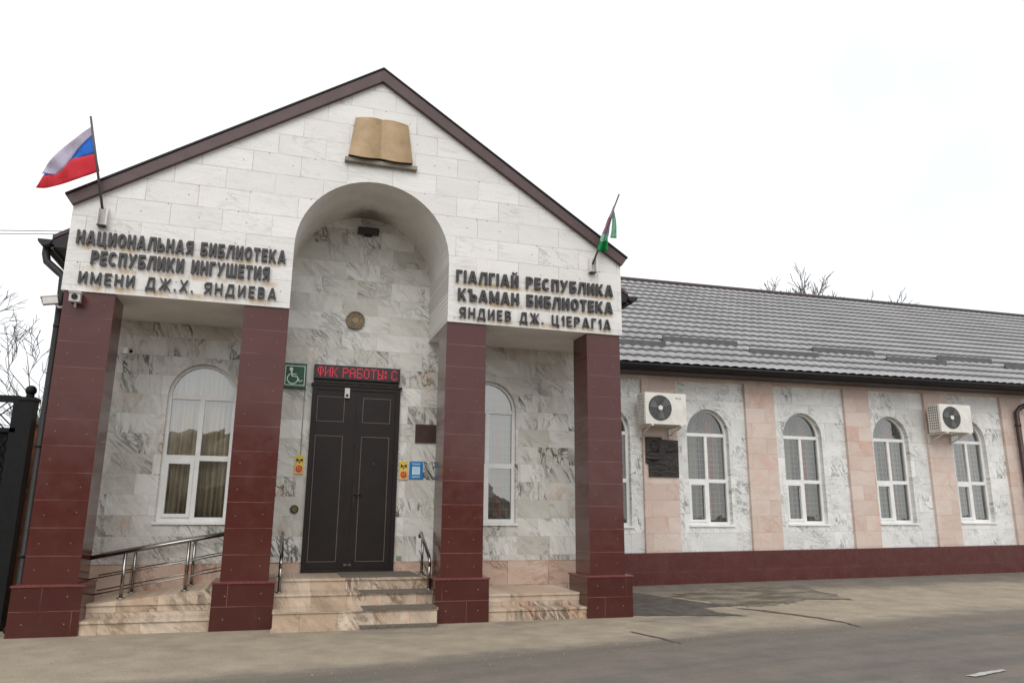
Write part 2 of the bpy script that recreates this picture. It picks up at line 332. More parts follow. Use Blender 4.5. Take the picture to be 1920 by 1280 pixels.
# ------------------------------------------------------------------ mesh helpers
class MB:
    def __init__(s): s.bm = bmesh.new(); s.mi = 0; s.uvs = {}
    def f(s, pts, mi=None, smooth=False):
        vs = [s.bm.verts.new(p) for p in pts]
        try: fc = s.bm.faces.new(vs)
        except ValueError: return None
        fc.material_index = s.mi if mi is None else mi; fc.smooth = smooth; return fc
    def box(s, x0, x1, y0, y1, z0, z1, mi=None, skip=''):
        P = [(x, y, z) for x in (x0, x1) for y in (y0, y1) for z in (z0, z1)]
        F = {'l': (0, 1, 3, 2), 'r': (4, 6, 7, 5), 'f': (0, 4, 5, 1), 'b': (2, 3, 7, 6), 'd': (0, 2, 6, 4), 'u': (1, 5, 7, 3)}
        for k, q in F.items():
            if k not in skip: s.f([P[i] for i in q], mi)
    def prism(s, poly, y0, y1, mi=None, side=None):   # poly in (x,z), counter-clockwise seen from the front
        s.f([(x, y0, z) for x, z in poly], mi); s.f([(x, y1, z) for x, z in reversed(poly)], mi)
        n = len(poly)
        for i in range(n):
            a, b = poly[i], poly[(i+1) % n]
            s.f([(b[0], y0, b[1]), (a[0], y0, a[1]), (a[0], y1, a[1]), (b[0], y1, b[1])], side(a, b) if side else mi)
    def tube(s, pts, r, n=8, mi=None, cap=True, r1=None):
        pts = [Vector(p) for p in pts]; rings = []; up = None
        for i, p in enumerate(pts):
            d = (pts[min(i+1, len(pts)-1)]-pts[max(i-1, 0)]).normalized()
            if up is None: up = Vector((0, 0, 1)) if abs(d.z) < .9 else Vector((1, 0, 0))
            a = d.cross(up).normalized(); b = a.cross(d).normalized(); up = b
            rr = r if r1 is None else r+(r1-r)*i/max(1, len(pts)-1)
            if isinstance(r, (list, tuple)): rr = r[i]
            rings.append([s.bm.verts.new(p+rr*(math.cos(t)*a+math.sin(t)*b)) for t in [2*math.pi*k/n for k in range(n)]])
        for A, B in zip(rings, rings[1:]):
            for k in range(n):
                fc = s.bm.faces.new((A[k], A[(k+1) % n], B[(k+1) % n], B[k])); fc.smooth = True; fc.material_index = s.mi if mi is None else mi
        if cap:
            for q in (list(reversed(rings[0])), rings[-1]):
                fc = s.bm.faces.new(q); fc.material_index = s.mi if mi is None else mi
    def disc(s, c, r, y, n=24, mi=None, ry=None):     # faces -Y
        s.f([(c[0]+r*math.cos(2*math.pi*k/n), y, c[1]+(ry or r)*math.sin(2*math.pi*k/n)) for k in range(n)], mi)
    def cyl_y(s, c, r, y0, y1, n=28, mi=None, rx=None):
        P = [(c[0]+r*math.cos(2*math.pi*k/n), c[1]+r*math.sin(2*math.pi*k/n)) for k in range(n)]
        s.prism(P, y0, y1, mi)
    def ring_y(s, c, r0, r1, y0, y1, n=32, mi=None, a0=0, a1=2*math.pi):
        for k in range(n):
            t0, t1 = a0+(a1-a0)*k/n, a0+(a1-a0)*(k+1)/n
            P = [(c[0]+r*math.cos(t), c[1]+r*math.sin(t)) for r, t in ((r0, t0), (r1, t0), (r1, t1), (r0, t1))]
            s.prism(P, y0, y1, mi)
    def grid(s, G, mi=None, smooth=True, uv=None):
        V = [[s.bm.verts.new(p) for p in row] for row in G]
        for i in range(len(V)-1):
            for k in range(len(V[0])-1):
                fc = s.bm.faces.new((V[i][k], V[i][k+1], V[i+1][k+1], V[i+1][k])); fc.smooth = smooth
                fc.material_index = (mi(i, k) if callable(mi) else (s.mi if mi is None else mi))
        return V
    def build(s, name, mats, parent=None, loc=None, merge=False, shear=0.0, uvfn=None, bevel=0.0, recalc=False, thick=0.0):
        if merge: bmesh.ops.remove_doubles(s.bm, verts=s.bm.verts, dist=1e-5)
        if recalc: bmesh.ops.recalc_face_normals(s.bm, faces=s.bm.faces)
        ul = s.bm.loops.layers.uv.new('UVMap')
        for fc in s.bm.faces:
            n = fc.normal
            ax = max(range(3), key=lambda i: abs(n[i])+(.05 if i == 1 else 0))
            for l in fc.loops:
                p = l.vert.co
                l[ul].uv = uvfn(p) if uvfn else ((p.y+.13, p.z) if ax == 0 else (p.x, p.z) if ax == 1 else (p.x, p.y+.07))
        if shear:
            for v in s.bm.verts: v.co.z += shear*(v.co.x-6.5)
        me = bpy.data.meshes.new(name); s.bm.to_mesh(me); s.bm.free()
        for mt in (mats if isinstance(mats, (list, tuple)) else [mats]): me.materials.append(mt)
        o = bpy.data.objects.new(name, me); C.objects.link(o)
        if parent: o.parent = parent
        if loc: o.location = loc
        if bevel:
            b = o.modifiers.new('bevel', 'BEVEL'); b.width = bevel; b.segments = 2; b.limit_method = 'ANGLE'; b.angle_limit = R(40)
        if thick:
            b = o.modifiers.new('solid', 'SOLIDIFY'); b.thickness = thick; b.offset = 0
        return o

def tag(o, label=None, cat=None, group=None, kind=None):
    if label: o['label'] = label
    if cat: o['category'] = cat
    if group: o['group'] = group
    if kind: o['kind'] = kind
    return o
def empty(name, loc, label=None, cat=None, group=None):
    o = bpy.data.objects.new(name, None); C.objects.link(o); o.location = loc; o.empty_display_size = .2
    return tag(o, label, cat, group)
def copy_tree(o, parent=None, loc=None):
    c = o.copy(); C.objects.link(c); c.parent = parent
    if loc is not None: c.location = loc
    for ch in list(o.children): copy_tree(ch, c)
    return c

def wall_openings(mb, x0, x1, z0, z1, Y, ops, depth, mi=0, rmi=None, N=20):
    rmi = mi if rmi is None else rmi
    cur = x0
    for xc, hw, zb, zs, rise in sorted(ops):
        xl, xr = xc-hw, xc+hw
        mb.f([(cur, Y, z0), (xl, Y, z0), (xl, Y, z1), (cur, Y, z1)], mi)
        mb.f([(xl, Y, z0), (xr, Y, z0), (xr, Y, zb), (xl, Y, zb)], mi)
        arc = [(xc-hw*math.cos(math.pi*k/N), zs+rise*math.sin(math.pi*k/N)) for k in range(N+1)]
        for a, b in zip(arc, arc[1:]):
            mb.f([(a[0], Y, a[1]), (b[0], Y, b[1]), (b[0], Y, z1), (a[0], Y, z1)], mi)
            mb.f([(b[0], Y, b[1]), (a[0], Y, a[1]), (a[0], Y+depth, a[1]), (b[0], Y+depth, b[1])], rmi)
        mb.f([(xl, Y, zb), (xl, Y+depth, zb), (xl, Y+depth, zs), (xl, Y, zs)], rmi)
        mb.f([(xr, Y, zs), (xr, Y+depth, zs), (xr, Y+depth, zb), (xr, Y, zb)], rmi)
        mb.f([(xl, Y, zb), (xr, Y, zb), (xr, Y+depth, zb), (xl, Y+depth, zb)], rmi)
        cur = xr
    mb.f([(cur, Y, z0), (x1, Y, z0), (x1, Y, z1), (cur, Y, z1)], mi)

# dimensions (metres) taken from the photograph's perspective
W, AR, H, HE, HA, DP, DW = 3.56, 1.013, 3.80, 4.84, 7.13, 1.33, 3.30
SPR = 4.63            # springing of the entrance arch
SH = .012             # the wing climbs a little with the street

def gz(x, y):
    k = min(1, max(0, (x-3.7)/1.0))
    a = .07*min(1, max(0, (y-.1)/3.0))*k
    b = .012*max(0, x-5.3)*min(1, max(0, (y+2)/4.0))
    return a+b
EDGE = [(-80, -9), (-30, -5.2), (-8, -3.45), (-1.75, -2.82), (-.72, -2.67), (.38, -2.49), (1.47, -2.23), (2.75, -1.93), (4.29, -1.58), (6.39, -1.33), (9.25, -.93), (14, -.45), (30, .7), (80, 1.6)]
def edge(x):
    for (a, ya), (b, yb) in zip(EDGE, EDGE[1:]):
        if x <= b: return ya+(yb-ya)*(x-a)/(b-a)
    return EDGE[-1][1]

# ------------------------------------------------------------------ setting: ground
g = MB(); g.f([(-400, -400, -.12), (400, -400, -.12), (400, 400, -.12), (-400, 400, -.12)])
tag(g.build('ground', M['soil']), kind='structure')
xs = [-80, -50, -30, -20, -12]+[-8+.4*i for i in range(86)]+[30, 40, 60, 80]
def sheet(lo, hi, n, zf, name, mat, uvf):
    b = MB(); G = []
    for x in xs:
        ya, yb = lo(x), hi(x)
        G.append([(x, ya+(yb-ya)*(k/n), zf(x, ya+(yb-ya)*(k/n))) for k in range(n+1)])
    b.grid([list(r) for r in zip(*G)], smooth=True); return tag(b.build(name, mat, uvfn=uvf), kind='structure')
sheet(lambda x: edge(x)+.03*math.sin(3.1*x)+.02*math.sin(8.3*x+1), lambda x: 4.2, 40, lambda x, y: gz(x, y)-.012*max(0, 1-(y-edge(x))/.12), 'pavement', M['pave'], lambda p: (p.x, p.y-edge(p.x)))
sheet(lambda x: -18, lambda x: edge(x)+.4, 20, lambda x, y: gz(x, y)-.005, 'road', M['road'], lambda p: (p.x, edge(p.x)-p.y))

def blob(name, pts, mat, dz, jit=.05, sub=6, seed=1):
    rnd = random.Random(seed); P = []
    n = len(pts)
    for i in range(n):
        a, b = pts[i], pts[(i+1) % n]
        for k in range(sub):
            t = k/sub; L = math.hypot(b[0]-a[0], b[1]-a[1])
            j = jit*min(1, L)
            P.append((a[0]+(b[0]-a[0])*t+rnd.uniform(-j, j), a[1]+(b[1]-a[1])*t+rnd.uniform(-j, j)))
    b = MB(); b.f([(x, y, gz(x, y)+dz) for x, y in P])
    bmesh.ops.triangulate(b.bm, faces=b.bm.faces[:])
    return tag(b.build(name, mat), kind='structure')
blob('damp_patch', [(3.3, .15), (3.3, 2.25), (4.8, 2.2), (5.05, 1.6), (5.3, .95), (5.75, .62), (5.0, .55), (4.95, .1), (5.15, -.33), (4.4, -.1)], M['wet'], .006, .045, sub=14)
blob('broken_asphalt', [(5.15, 1.75), (6.0, 2.5), (7.1, 2.75), (8.0, 2.35), (7.9, 1.5), (7.75, .72), (7.0, .95), (6.5, .62), (5.7, .5)], M['rubble'], .005, .13, seed=3, sub=9)
blob('asphalt_crack', [(5.35, .55), (5.6, .1), (5.78, -.35), (5.9, -.75), (5.95, -1.2), (5.93, -1.5), (5.96, -1.5), (6.0, -1.2), (5.98, -.75), (5.88, -.33), (5.72, .14)], M['crack'], .007, .04, seed=5, sub=5)
blob('asphalt_crack', [(2.98, -1.2), (3.04, -1.5), (3.12, -1.8), (3.16, -2.05), (3.18, -2.05), (3.15, -1.78), (3.08, -1.48), (3.01, -1.2)], M['crack'], .007, .015, seed=6)
blob('painted_line', [(4.70, -4.13), (4.95, -4.05), (5.26, -4.0), (5.24, -4.05), (4.98, -4.12), (4.76, -4.18)], M['paint'], .003, .02, seed=8)

# ------------------------------------------------------------------ the library building
lib = empty('library_building', (0, 0, 0), 'white marble library with gabled arched portico, red granite pillars and long tiled wing', 'building')

# gable block with the entrance arch
N = 28
arc = [(AR*math.cos(math.pi*k/N), SPR+AR*math.sin(math.pi*k/N)) for k in range(N+1)]   # right to left
poly = [(-W, H), (-AR, H)]+[(x, z) for x, z in reversed(arc)]+[(AR, H), (W, H), (W, HE), (0, HA), (-W, HE)]
mb = MB()
def gside(a, b):
    if abs(a[1]-H) < 1e-4 and abs(b[1]-H) < 1e-4: return 1
    if abs(a[0]) <= AR+1e-4 and abs(b[0]) <= AR+1e-4 and a[1] < 6 and b[1] < 6:
        return 2 if abs(a[0]-b[0]) < 1e-4 else 1
    return 0
# front face built from strips so that it shades cleanly
rz = lambda x: HA-(HA-HE)*abs(x)/W
for x0, x1 in ((-W, -AR), (AR, W)):
    mb.f([(x0, 0, H), (x1, 0, H), (x1, 0, rz(x1)), (x0, 0, rz(x0))], 0)
for a, b in zip(arc, arc[1:]):
    mb.f([(b[0], 0, b[1]), (a[0], 0, a[1]), (a[0], 0, rz(a[0])), (b[0], 0, rz(b[0]))], 0)
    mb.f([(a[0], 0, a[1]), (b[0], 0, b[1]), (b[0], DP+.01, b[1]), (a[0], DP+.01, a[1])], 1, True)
n = len(poly)
for i in range(n):
    a, b = poly[i], poly[(i+1) % n]; k = gside(a, b)
    if k == 1 and abs(a[1]-H) > 1e-3: continue
    if abs(a[1]-H) < 1e-3 and abs(b[1]-H) < 1e-3:      # soffit with a plain border strip
        mb.f([(b[0], 0, H), (a[0], 0, H), (a[0], DP+.01, H), (b[0], DP+.01, H)], 1)
    else:
        mb.f([(b[0], 0, b[1]), (a[0], 0, a[1]), (a[0], DP+.01, a[1]), (b[0], DP+.01, b[1])], k)
rnd = random.Random(4)      # stone fixing dowels
for zz in [H+.285*i+.06 for i in range(0, 12)]:
    for i in range(-12, 13):
        for dxx in (.07, .5):
            x = i*.6+dxx+(.3 if int(round((zz-H)/.285)) % 2 else 0)+rnd.uniform(-.04, .04); z = zz+rnd.choice((0, .15))
            if abs(x) > W-.08 or z > rz(x)-.25 or (abs(x) < AR+.06 and z < SPR+math.sqrt(max(0, AR*AR-min(AR, abs(x))**2))+.08) or rnd.random() < .35: continue
            mb.disc((x, z), .0085, -.0015, 6, 3)
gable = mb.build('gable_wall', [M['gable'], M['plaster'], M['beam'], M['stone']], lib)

# bottom trim line along the fascia
# porch back wall with two arched window openings
LWX, RWX, HWN = -2.045, 1.965, .435
mb = MB()
wall_openings(mb, -W+.03, W-.03, .655, 5.75, DP, [(LWX, HWN, 1.17, 2.81, .455), (RWX, HWN, 1.17, 2.81, .455)], .14, 0)
mb.build('porch_wall', M['porch'], lib)
mb = MB(); mb.box(-W+.03, W-.03, DP-.012, DP+.1, .1, .655)
mb.build('baseboard', M['base'], lib, bevel=.004)
# arched trim round the porch windows
# side and rear walls
mb = MB()
mb.box(W-.06, W, DP+.01, 3.30, 0, 4.7); mb.box(-W, -W+.06, DP+.01, 9, 0, 4.7); mb.box(-W+.06, 26, 11.9, 12.0, -.1, 4.0); mb.box(25.9, 26, 3.5, 11.9, -.1, 4.2)
mb.build('side_wall', M['porch'], lib)
mb = MB(); mb.box(-W+.07, W-.07, 2.6, 2.66, .2, 4.2); mb.box(W+.02, 25.8, 5.2, 5.26, .2, 4.3)
mb.build('interior_wall', M['dark_room'], lib)

# pillars
def pillar(x0, x1, y0=.03, y1=.535):
    zb = .525; bb = .07
    s = MB(); s.box(x0, x1, y0, y1, zb, H, 0, skip='ud')
    for k in range(11):
        for px in (x0+.11, x1-.11):
            if random.random() < .8: s.disc((px+random.uniform(-.015, .015), zb+.2977*k+.15+random.uniform(-.02, .02)), 0.0065, y0-.0015, 6, 1)
    o = s.build('pillar', [M['granite'], M['dowel']], lib)
    s = MB(); s.box(x0-bb, x1+bb, y0-bb, y1+bb, -.05, zb-.018, 0)
    for z in (.13, .39):
        for px in (x0+.07, x1-.07): s.disc((px, z+random.uniform(-.02, .02)), .008, y0-bb-.0015, 6, 1)
    s.build('pillar_base', [M['granite2'], M['dowel']], o)
    s = MB(); s.box(x0-bb-.012, x1+bb+.012, y0-bb-.012, y1+bb+.012, zb-.018, zb, 0); s.build('base_cap', M['cap'], o, bevel=.004)
M['dowel'] = plain('dowel_dots', S(142, 104, 97), .6)
M['cap'] = plain('granite_cap_edge', S(118, 62, 58), .3)
for a, b in ((-3.53, -2.992), (-1.546, -1.013), (1.013, 1.558), (3.025, 3.53)): pillar(a, b)

# landing, steps and ramp
def step(mb, x0, x1, y0, y1, top, base, over=.018, th=.028):
    mb.box(x0, x1, y0, y1, base, top-th, skip='u'); mb.box(x0-over*.5, x1+over*.5, y0-over, y1, top-th, top)
mb = MB()
step(mb, -.97, .97, .41, DP-.013, .515, -.02); step(mb, -.965, .965, .11, .395, .37, -.02); step(mb, -.94, .94, -.21, .095, .215, -.02)
mb.box(-.955, .93, -.30, -.215, -.02, .035)
mb.build('entrance_steps', M['step'], lib, bevel=.005)
mb = MB(); step(mb, 1.63, 2.96, .0, .23, .145, -.02); step(mb, 1.63, 2.96, .25, DP-.013, .30, -.02)
mb.build('side_steps', M['step'], lib, bevel=.005)
mb = MB()
step(mb, -2.92, -1.62, .0, .20, .145, -.02)
P = [(-2.95, .285), (-1.61, .43), (-.975, .512)]
for (xa, za), (xb, zb) in zip(P, P[1:]):
    ya = .24 if xb < -1.5 else .41
    mb.f([(xa, ya, za), (xb, ya, zb), (xb, DP-.013, zb), (xa, DP-.013, za)])
    mb.f([(xa, ya, -.02), (xb, ya, -.02), (xb, ya, zb), (xa, ya, za)])
step(mb, -2.92, -1.62, .225, .36, .302, .1)
mb.build('ramp', M['step'], lib, bevel=.004)

# barge boards and portico roof
mb = MB()
th = .19
for s in (-1, 1):
    tip = (s*(W+.06), HE-.02)
    a = (0, HA); b = (s*(W+.0), HE-.005); c = (s*(W+.07), HE-.005+.1); d = (0, HA+.175)
    pl = [a, b, c, d] if s < 0 else [a, d, c, b]
    if s < 0: pl = [a, d, c, b][::-1] if False else [d, c, b, a]
    else: pl = [a, b, c, d]
    mb.prism(pl, -.07, .25)
    e0, e1 = (s*(W+.08), HE+.1), (0, HA+.183)      # thin dark drip edge on top
    q = [e0, e1, (0, HA+.205), (s*(W+.085), HE+.122)]
    mb.prism(q if s > 0 else q, -.085, .27, 1)
mb.build('barge_board', [M['brown'], M['gutter']], lib, recalc=True)
mb = MB()
for s in (-1, 1):
    za = lambda x: HA-.20-.643*abs(x)
    A = [(0, za(0)), (s*3.80, za(3.80)), (s*3.80, za(3.80)+.05), (0, za(0)+.08)]
    mb.prism(A if s > 0 else A[::-1], .26, 7.2)
    x0, x1 = sorted((s*3.58, s*3.80)); mb.box(x0, x1, .26, 3.2, za(3.80)-.10, za(3.80)-.07, 1)
    x0, x1 = sorted((s*3.77, s*3.80)); mb.box(x0, x1, .26, 3.2, za(3.80)-.13, za(3.80)-.004, 1)
    B = [(s*3.58, za(3.80)-.07), (s*3.77, za(3.80)-.07), (s*3.77, za(3.80)+.0), (s*3.58, za(3.58)-.01)]
    mb.prism(B if s > 0 else B[::-1], .262, .29, 1)
mb.build('portico_roof', [M['brown'], M['gutter']], lib, recalc=True)
def half_gutter(s, p0, p1, r, seg=10, mi=None):
    p0, p1 = Vector(p0), Vector(p1); d = (p1-p0).normalized(); sd_ = d.cross(Vector((0, 0, 1))).normalized()
    G = [[p+r*(math.cos(t)*sd_-math.sin(t)*Vector((0, 0, 1))) for t in [math.pi*k/seg for k in range(seg+1)]] for p in (p0, p1)]
    s.grid(G, mi)
    for ring in G: s.f([v for v in ring], mi)
for s in (-1, 1):
    mb = MB(); half_gutter(mb, (s*3.87, .24, 4.47), (s*3.87, 3.2, 4.47), .075)
    mb.build('portico_gutter', M['gutter'], lib, thick=.006)
mb = MB()
mb.tube([(-3.87, .36, 4.44), (-3.87, .36, 4.32), (-3.84, .34, 4.22), (-3.68, .27, 4.08), (-3.62, .25, 4.02), (-3.605, .25, 3.5), (-3.60, .25, .12), (-3.64, .16, .04)], .045, 12)
for z in (3.4, 2.0, .8): mb.tube([(-3.602, .25, z), (-3.602, .25, z+.04)], .053, 12)
mb.build('downpipe', M['gutter'], lib)

# ------------------------------------------------------------------ windows
def make_window(hw, rise, hs, hm, inset, pane_mat, grille, drapes, fan_bars=0):
    """origin at the middle of the sill; hs springing height, hm middle transom"""
    f = MB(); t = .05; d0, d1 = inset, inset+.06; N = 24
    def arcp(r, rr, k): return (-r*math.cos(math.pi*k/N), hs+rr*math.sin(math.pi*k/N))
    f.box(-hw, -hw+t, d0, d1, 0, hs); f.box(hw-t, hw, d0, d1, 0, hs)
    f.box(-hw+t, hw-t, d0, d1, 0, .06)
    for k in range(N):
        a, b = arcp(hw, rise, k), arcp(hw, rise, k+1); c, d = arcp(hw-t*.8, rise-t*.8, k+1), arcp(hw-t*.8, rise-t*.8, k)
        f.prism([a, d, c, b], d0, d1)
    f.box(-hw+t, hw-t, d0-.004, d1, hs-.03, hs+.035)
    f.box(-hw+t, hw-t, d0-.003, d1, hm-.035, hm+.035)
    mxx = .0
    f.box(mxx-.03, mxx+.03, d0-.002, d1-.001, .06, hs-.03)
    # opening sash in the lower left light
    x0, x1, z0, z1 = -hw+t, mxx-.03, .06, hm-.035
    f.box(x0, x0+.045, d0-.018, d1-.01, z0, z1); f.box(x1-.045, x1, d0-.018, d1-.01, z0, z1)
    f.box(x0+.045, x1-.045, d0-.018, d1-.01, z0, z0+.045); f.box(x0+.045, x1-.045, d0-.018, d1-.01, z1-.045, z1)
    f.box(x0+.01, x0+.03, d0-.035, d0-.018, (z0+z1)/2-.06, (z0+z1)/2+.06) if False else None
    fr = f.build('window', M['pvc'], lib, bevel=.003)
    p = MB(); yy = d0+.03
    pts = [(-hw+.02, yy, .02), (hw-.02, yy, .02)]+[(-(hw-.02)*math.cos(math.pi*k/N), yy, hs+(rise-.02)*math.sin(math.pi*k/N)) for k in range(N, -1, -1)]
    p.f(pts); p.build('pane', pane_mat, fr)
    s = MB(); s.box(-hw-.025, hw+.025, -.03, d0, -.03, -.002); s.build('sill', M['pvc'], fr, bevel=.004)
    if grille:
        g_ = MB(); yb = d0+.16
        for k in range(1, 9): g_.box(-hw+2*hw*k/9-.004, -hw+2*hw*k/9+.004, yb, yb+.008, .03, hs)
        z = .1
        while z < hs: g_.box(-hw+.03, hw-.03, yb-.008, yb, z-.004, z+.004); z += .105
        for k in range(1, 12):
            a = math.pi*k/12; r0, r1 = .07, min(hw, rise)-.03
            g_.tube([(r0*math.cos(a), yb, hs+.05+r0*math.sin(a)), (r1*math.cos(a), yb, hs+.02+r1*math.sin(a))], .005, 5)
        g_.ring_y((0, hs+.04), .06, .075, yb, yb+.008, 14, a0=0, a1=math.pi)
        g_.build('security_grille', M['grille'], fr)
    for nm, x0, x1, yoff, mat, n, amp in drapes:
        c = MB(); G = []
        for i in range(n*6+1):
            x = x0+(x1-x0)*i/(n*6); y = d0+yoff+amp*math.sin(i*math.pi/3+.6*math.sin(i*.9))
            top = hs+rise*math.sqrt(max(0, 1-(x/hw)**2))*.98
            G.append([(x, y, .01), (x, y+.006*math.sin(i), top*.5), (x, y, top)])
        c.grid(G); c.build(nm, mat, fr, thick=.004)
    return fr
pw = make_window(HWN, .455, 1.64, .83, .07, M['glass_porch'], False, [('curtain', -.43, .43, .14, M['drape'], 13, .022)])
pw.location = (LWX, DP, 1.17)
pw2 = copy_tree(pw, lib, (RWX, DP, 1.17)); pw2.location = (RWX, DP, 1.17)
for ch in list(pw2.children):
    if ch.name.startswith('curtain'): bpy.data.objects.remove(ch)
c = MB()
for x0, x1, mi in ((-.43, .14, 0), (.14, .27, 1), (.27, .43, 0)):
    G = []; k = int((x1-x0)*120)
    for i in range(k+1):
        x = x0+(x1-x0)*i/k; top = 1.64+.45*math.sqrt(max(0, 1-(x/.436)**2)); y = .22+.012*math.sin(i*.9)-(.03 if mi else 0)
        G.append([(x, y, .01), (x, y, top)])
    c.grid(G, mi)
c.build('curtain', [M['gauze'], M['red_drape']], pw2, thick=.004)
g_ = MB()
for z in [.08+.12*i for i in range(16)]: g_.box(-.4, .4, .165, .172, z-.004, z+.004)
for k in range(1, 9): g_.box(-.43+.86*k/9-.003, -.43+.86*k/9+.003, .172, .179, .03, 1.64)
g_.build('security_grille', M['grille'], pw2)

# ------------------------------------------------------------------ wing
PIL = [(5.52, 6.24), (7.79, 8.46), (10.17, 10.80), (12.27, 12.90), (14.43, 15.08), (16.65, 17.3), (18.85, 19.5), (21.05, 21.7), (23.25, 23.9)]
WX = [4.82, 6.945, 9.13, 11.34, 13.46, 15.7, 17.9, 20.1, 22.3]
ZP, ZT = .645, 3.865
mb = MB()
edges = [W+.0]+[v for p in PIL for v in p]+[25.9]
for i in range(0, len(edges), 2):
    x0, x1 = edges[i], edges[i+1]
    ops = [(xc, .46, 1.12, 2.83, .5) for xc in WX if x0 < xc-.46 and xc+.46 < x1]
    wall_openings(mb, x0-.001, x1+.001, ZP, ZT, DW+.065, ops, .15, 0)
mb.build('wing_wall', M['wing'], lib, shear=SH)
mb = MB()
for x0, x1 in PIL: mb.box(x0, x1, DW, DW+.2, ZP, ZT, skip='ud')
mb.box(W+.0, 25.9, DW, DW+.2, ZT, 4.02)
mb.build('pilaster', M['pink'], lib, shear=SH)
mb = MB(); mb.box(W+.0, 25.9, DW-.045, DW+.2, -.2, ZP-.001)
mb.build('plinth', M['granite3'], lib, shear=SH, bevel=.005)
ww = make_window(.46, .5, 1.71, .83, .1, M['glass'], True, [('curtain', -.45, -.02, .30, M['gauze'], 7, .014), ('curtain', .30, .45, .32, M['gauze'], 3, .014), ('curtain', .15, .30, .24, M['red_drape'], 4, .014)])
zw = lambda x: 1.12+SH*(x-6.5)
ww.location = (WX[0], DW+.065, zw(WX[0]))
for x in WX[1:6]: copy_tree(ww, lib, (x, DW+.065, zw(x)))
for o in bpy.data.objects:
    if o.name.split('.')[0] == 'window': o['group'] = 'arched white framed windows'

# wing roof of pressed metal tiles
EY, EZ, RY, RZ = 2.84, 4.06, 8.0, 7.39
L = math.hypot(RY-EY, RZ-EZ); dv = Vector((0, RY-EY, RZ-EZ))/L; nv = Vector((0, -dv.z, dv.y))
rows = 18; pit = .21; seg = 7
nx = int((25.6+3.5)/pit*seg)
G = []; xsr = [-3.5+i*pit/seg for i in range(nx+1)]
for k in range(rows):
    for u, hh in ((k/rows, .048), ((k+.35)/rows, .03), ((k+.999)/rows, .0)):
        row = []
        for x in xsr:
            ph = (x/pit) % 1.0
            wv = .036*max(0, math.sin(math.pi*ph))**.8
            lip = .042+.03*math.sin(math.pi*ph) if hh == .048 else 0
            p = Vector((x, EY, EZ))+dv*(L*u-lip)+nv*(hh+wv)
            row.append((p.x, p.y, p.z))
        G.append(row)
mb = MB(); mb.grid(G, 0)
roof = mb.build('roof', M['roof'], lib, shear=SH)
mb = MB(); mb.tube([(-3.5, RY, RZ+.04), (25.6, RY, RZ+.04)], .075, 10); mb.box(-3.5, 25.6, RY, RY+.02, RZ-.5, RZ+.02)
mb.f([(-3.5, RY+.02, RZ), (25.6, RY+.02, RZ), (25.6, 12.6, 4.1), (-3.5, 12.6, 4.1)])
mb.build('ridge_cap', M['soffit'], roof, shear=SH)
def on_roof(x, y, h):
    t = (y-EY)/(RY-EY); return (x, y-dv.z*h, EZ+(RZ-EZ)*t+dv.y*h)
for xa, xb, y in ((4.2, 6.2, 3.52), (6.3, 8.05, 3.82), (8.1, 9.8, 3.48), (9.92, 11.55, 3.80), (11.65, 13.32, 3.55), (13.38, 15.0, 3.83), (15.12, 16.8, 3.6), (16.9, 18.5, 3.85)):
    mb = MB()
    q = on_roof(xa, y, .02); A = [(xa, q[1], q[2]), (xb, q[1], q[2]), (xb, q[1]+.02, q[2]+.158), (xa, q[1]+.02, q[2]+.158)]
    B = [(p_[0], p_[1]+.03, p_[2]+.004) for p_ in A]
    mb.f(A); mb.f(B[::-1])
    for i in range(4): mb.f([A[(i+1) % 4], A[i], B[i], B[(i+1) % 4]])
    mb.build('snow_guard', M['guard'] if 'guard' in M else M.setdefault('guard', plain('snow_guard_metal', S(84, 82, 83), .55)), roof, shear=SH)
mb = MB(); mb.box(W+.05, 25.7, EY+.06, DW+.05, 3.93, 3.96); mb.box(W+.05, 25.7, EY+.03, EY+.06, 3.92, 4.085)
mb.build('eave_soffit', M['soffit'], lib, shear=SH)
mb = MB(); half_gutter(mb, (W+.4, EY-.06, 4.04), (25.7, EY-.06, 4.04), .085)
mb.build('wing_gutter', M['gutter'], lib, shear=SH, thick=.006)
mb = MB()
mb.tube([(15.25, EY-.06, 3.98), (15.25, EY-.06, 3.88), (15.22, EY, 3.82), (14.85, 3.18, 3.62), (14.76, 3.21, 3.52), (14.76, 3.21, .35), (14.76, 3.1, .25)], .055, 10)
for z in (3.2, 1.7): mb.tube([(14.76, 3.21, z), (14.76, 3.21, z+.05)], .066, 10)
mb.build('wing_downpipe', M['pipe_brown'], lib, shear=SH)

# ------------------------------------------------------------------ entrance door (part of the library)
DX, DZ0, DZ1 = .62, .56, 3.055
f = MB(); y = DP
f.box(-DX, -DX+.06, y-.045, y+.05, DZ0-.05, DZ1); f.box(DX-.06, DX, y-.045, y+.05, DZ0-.05, DZ1); f.box(-DX+.06, DX-.06, y-.045, y+.05, DZ1-.055, DZ1)
f.box(-DX, DX, y-.05, y+.05, DZ0-.06, DZ0+.005) ; f.box(-DX-.02, DX+.02, y-.06, y+.0, DZ1, DZ1+.03)
door = f.build('door', M['door'], lib, bevel=.004)
for nm, x0, x1, px in (('door_leaf', -DX+.062, -.002, (-.545, -.165)), ('door_leaf', .002, DX-.062, (.09, .485))):
    l = MB(); l.box(x0, x1, y-.032, y+.02, DZ0+.008, DZ1-.058)
    for z0, z1 in ((2.55, 2.905), (.655, 2.355)):
        a, b = px; q = .009
        for bx in ((a, b, z0, z0+q), (a, b, z1-q, z1), (a, a+q, z0+q, z1-q), (b-q, b, z0+q, z1-q)):
            l.box(bx[0], bx[1], y-.037, y-.031, bx[2], bx[3], 1)
        l.box(a+.02, b-.02, y-.0355, y-.031, z0+.02, z1-.02, 0)
    o = l.build(nm, [M['door'], M['door_line']], door)
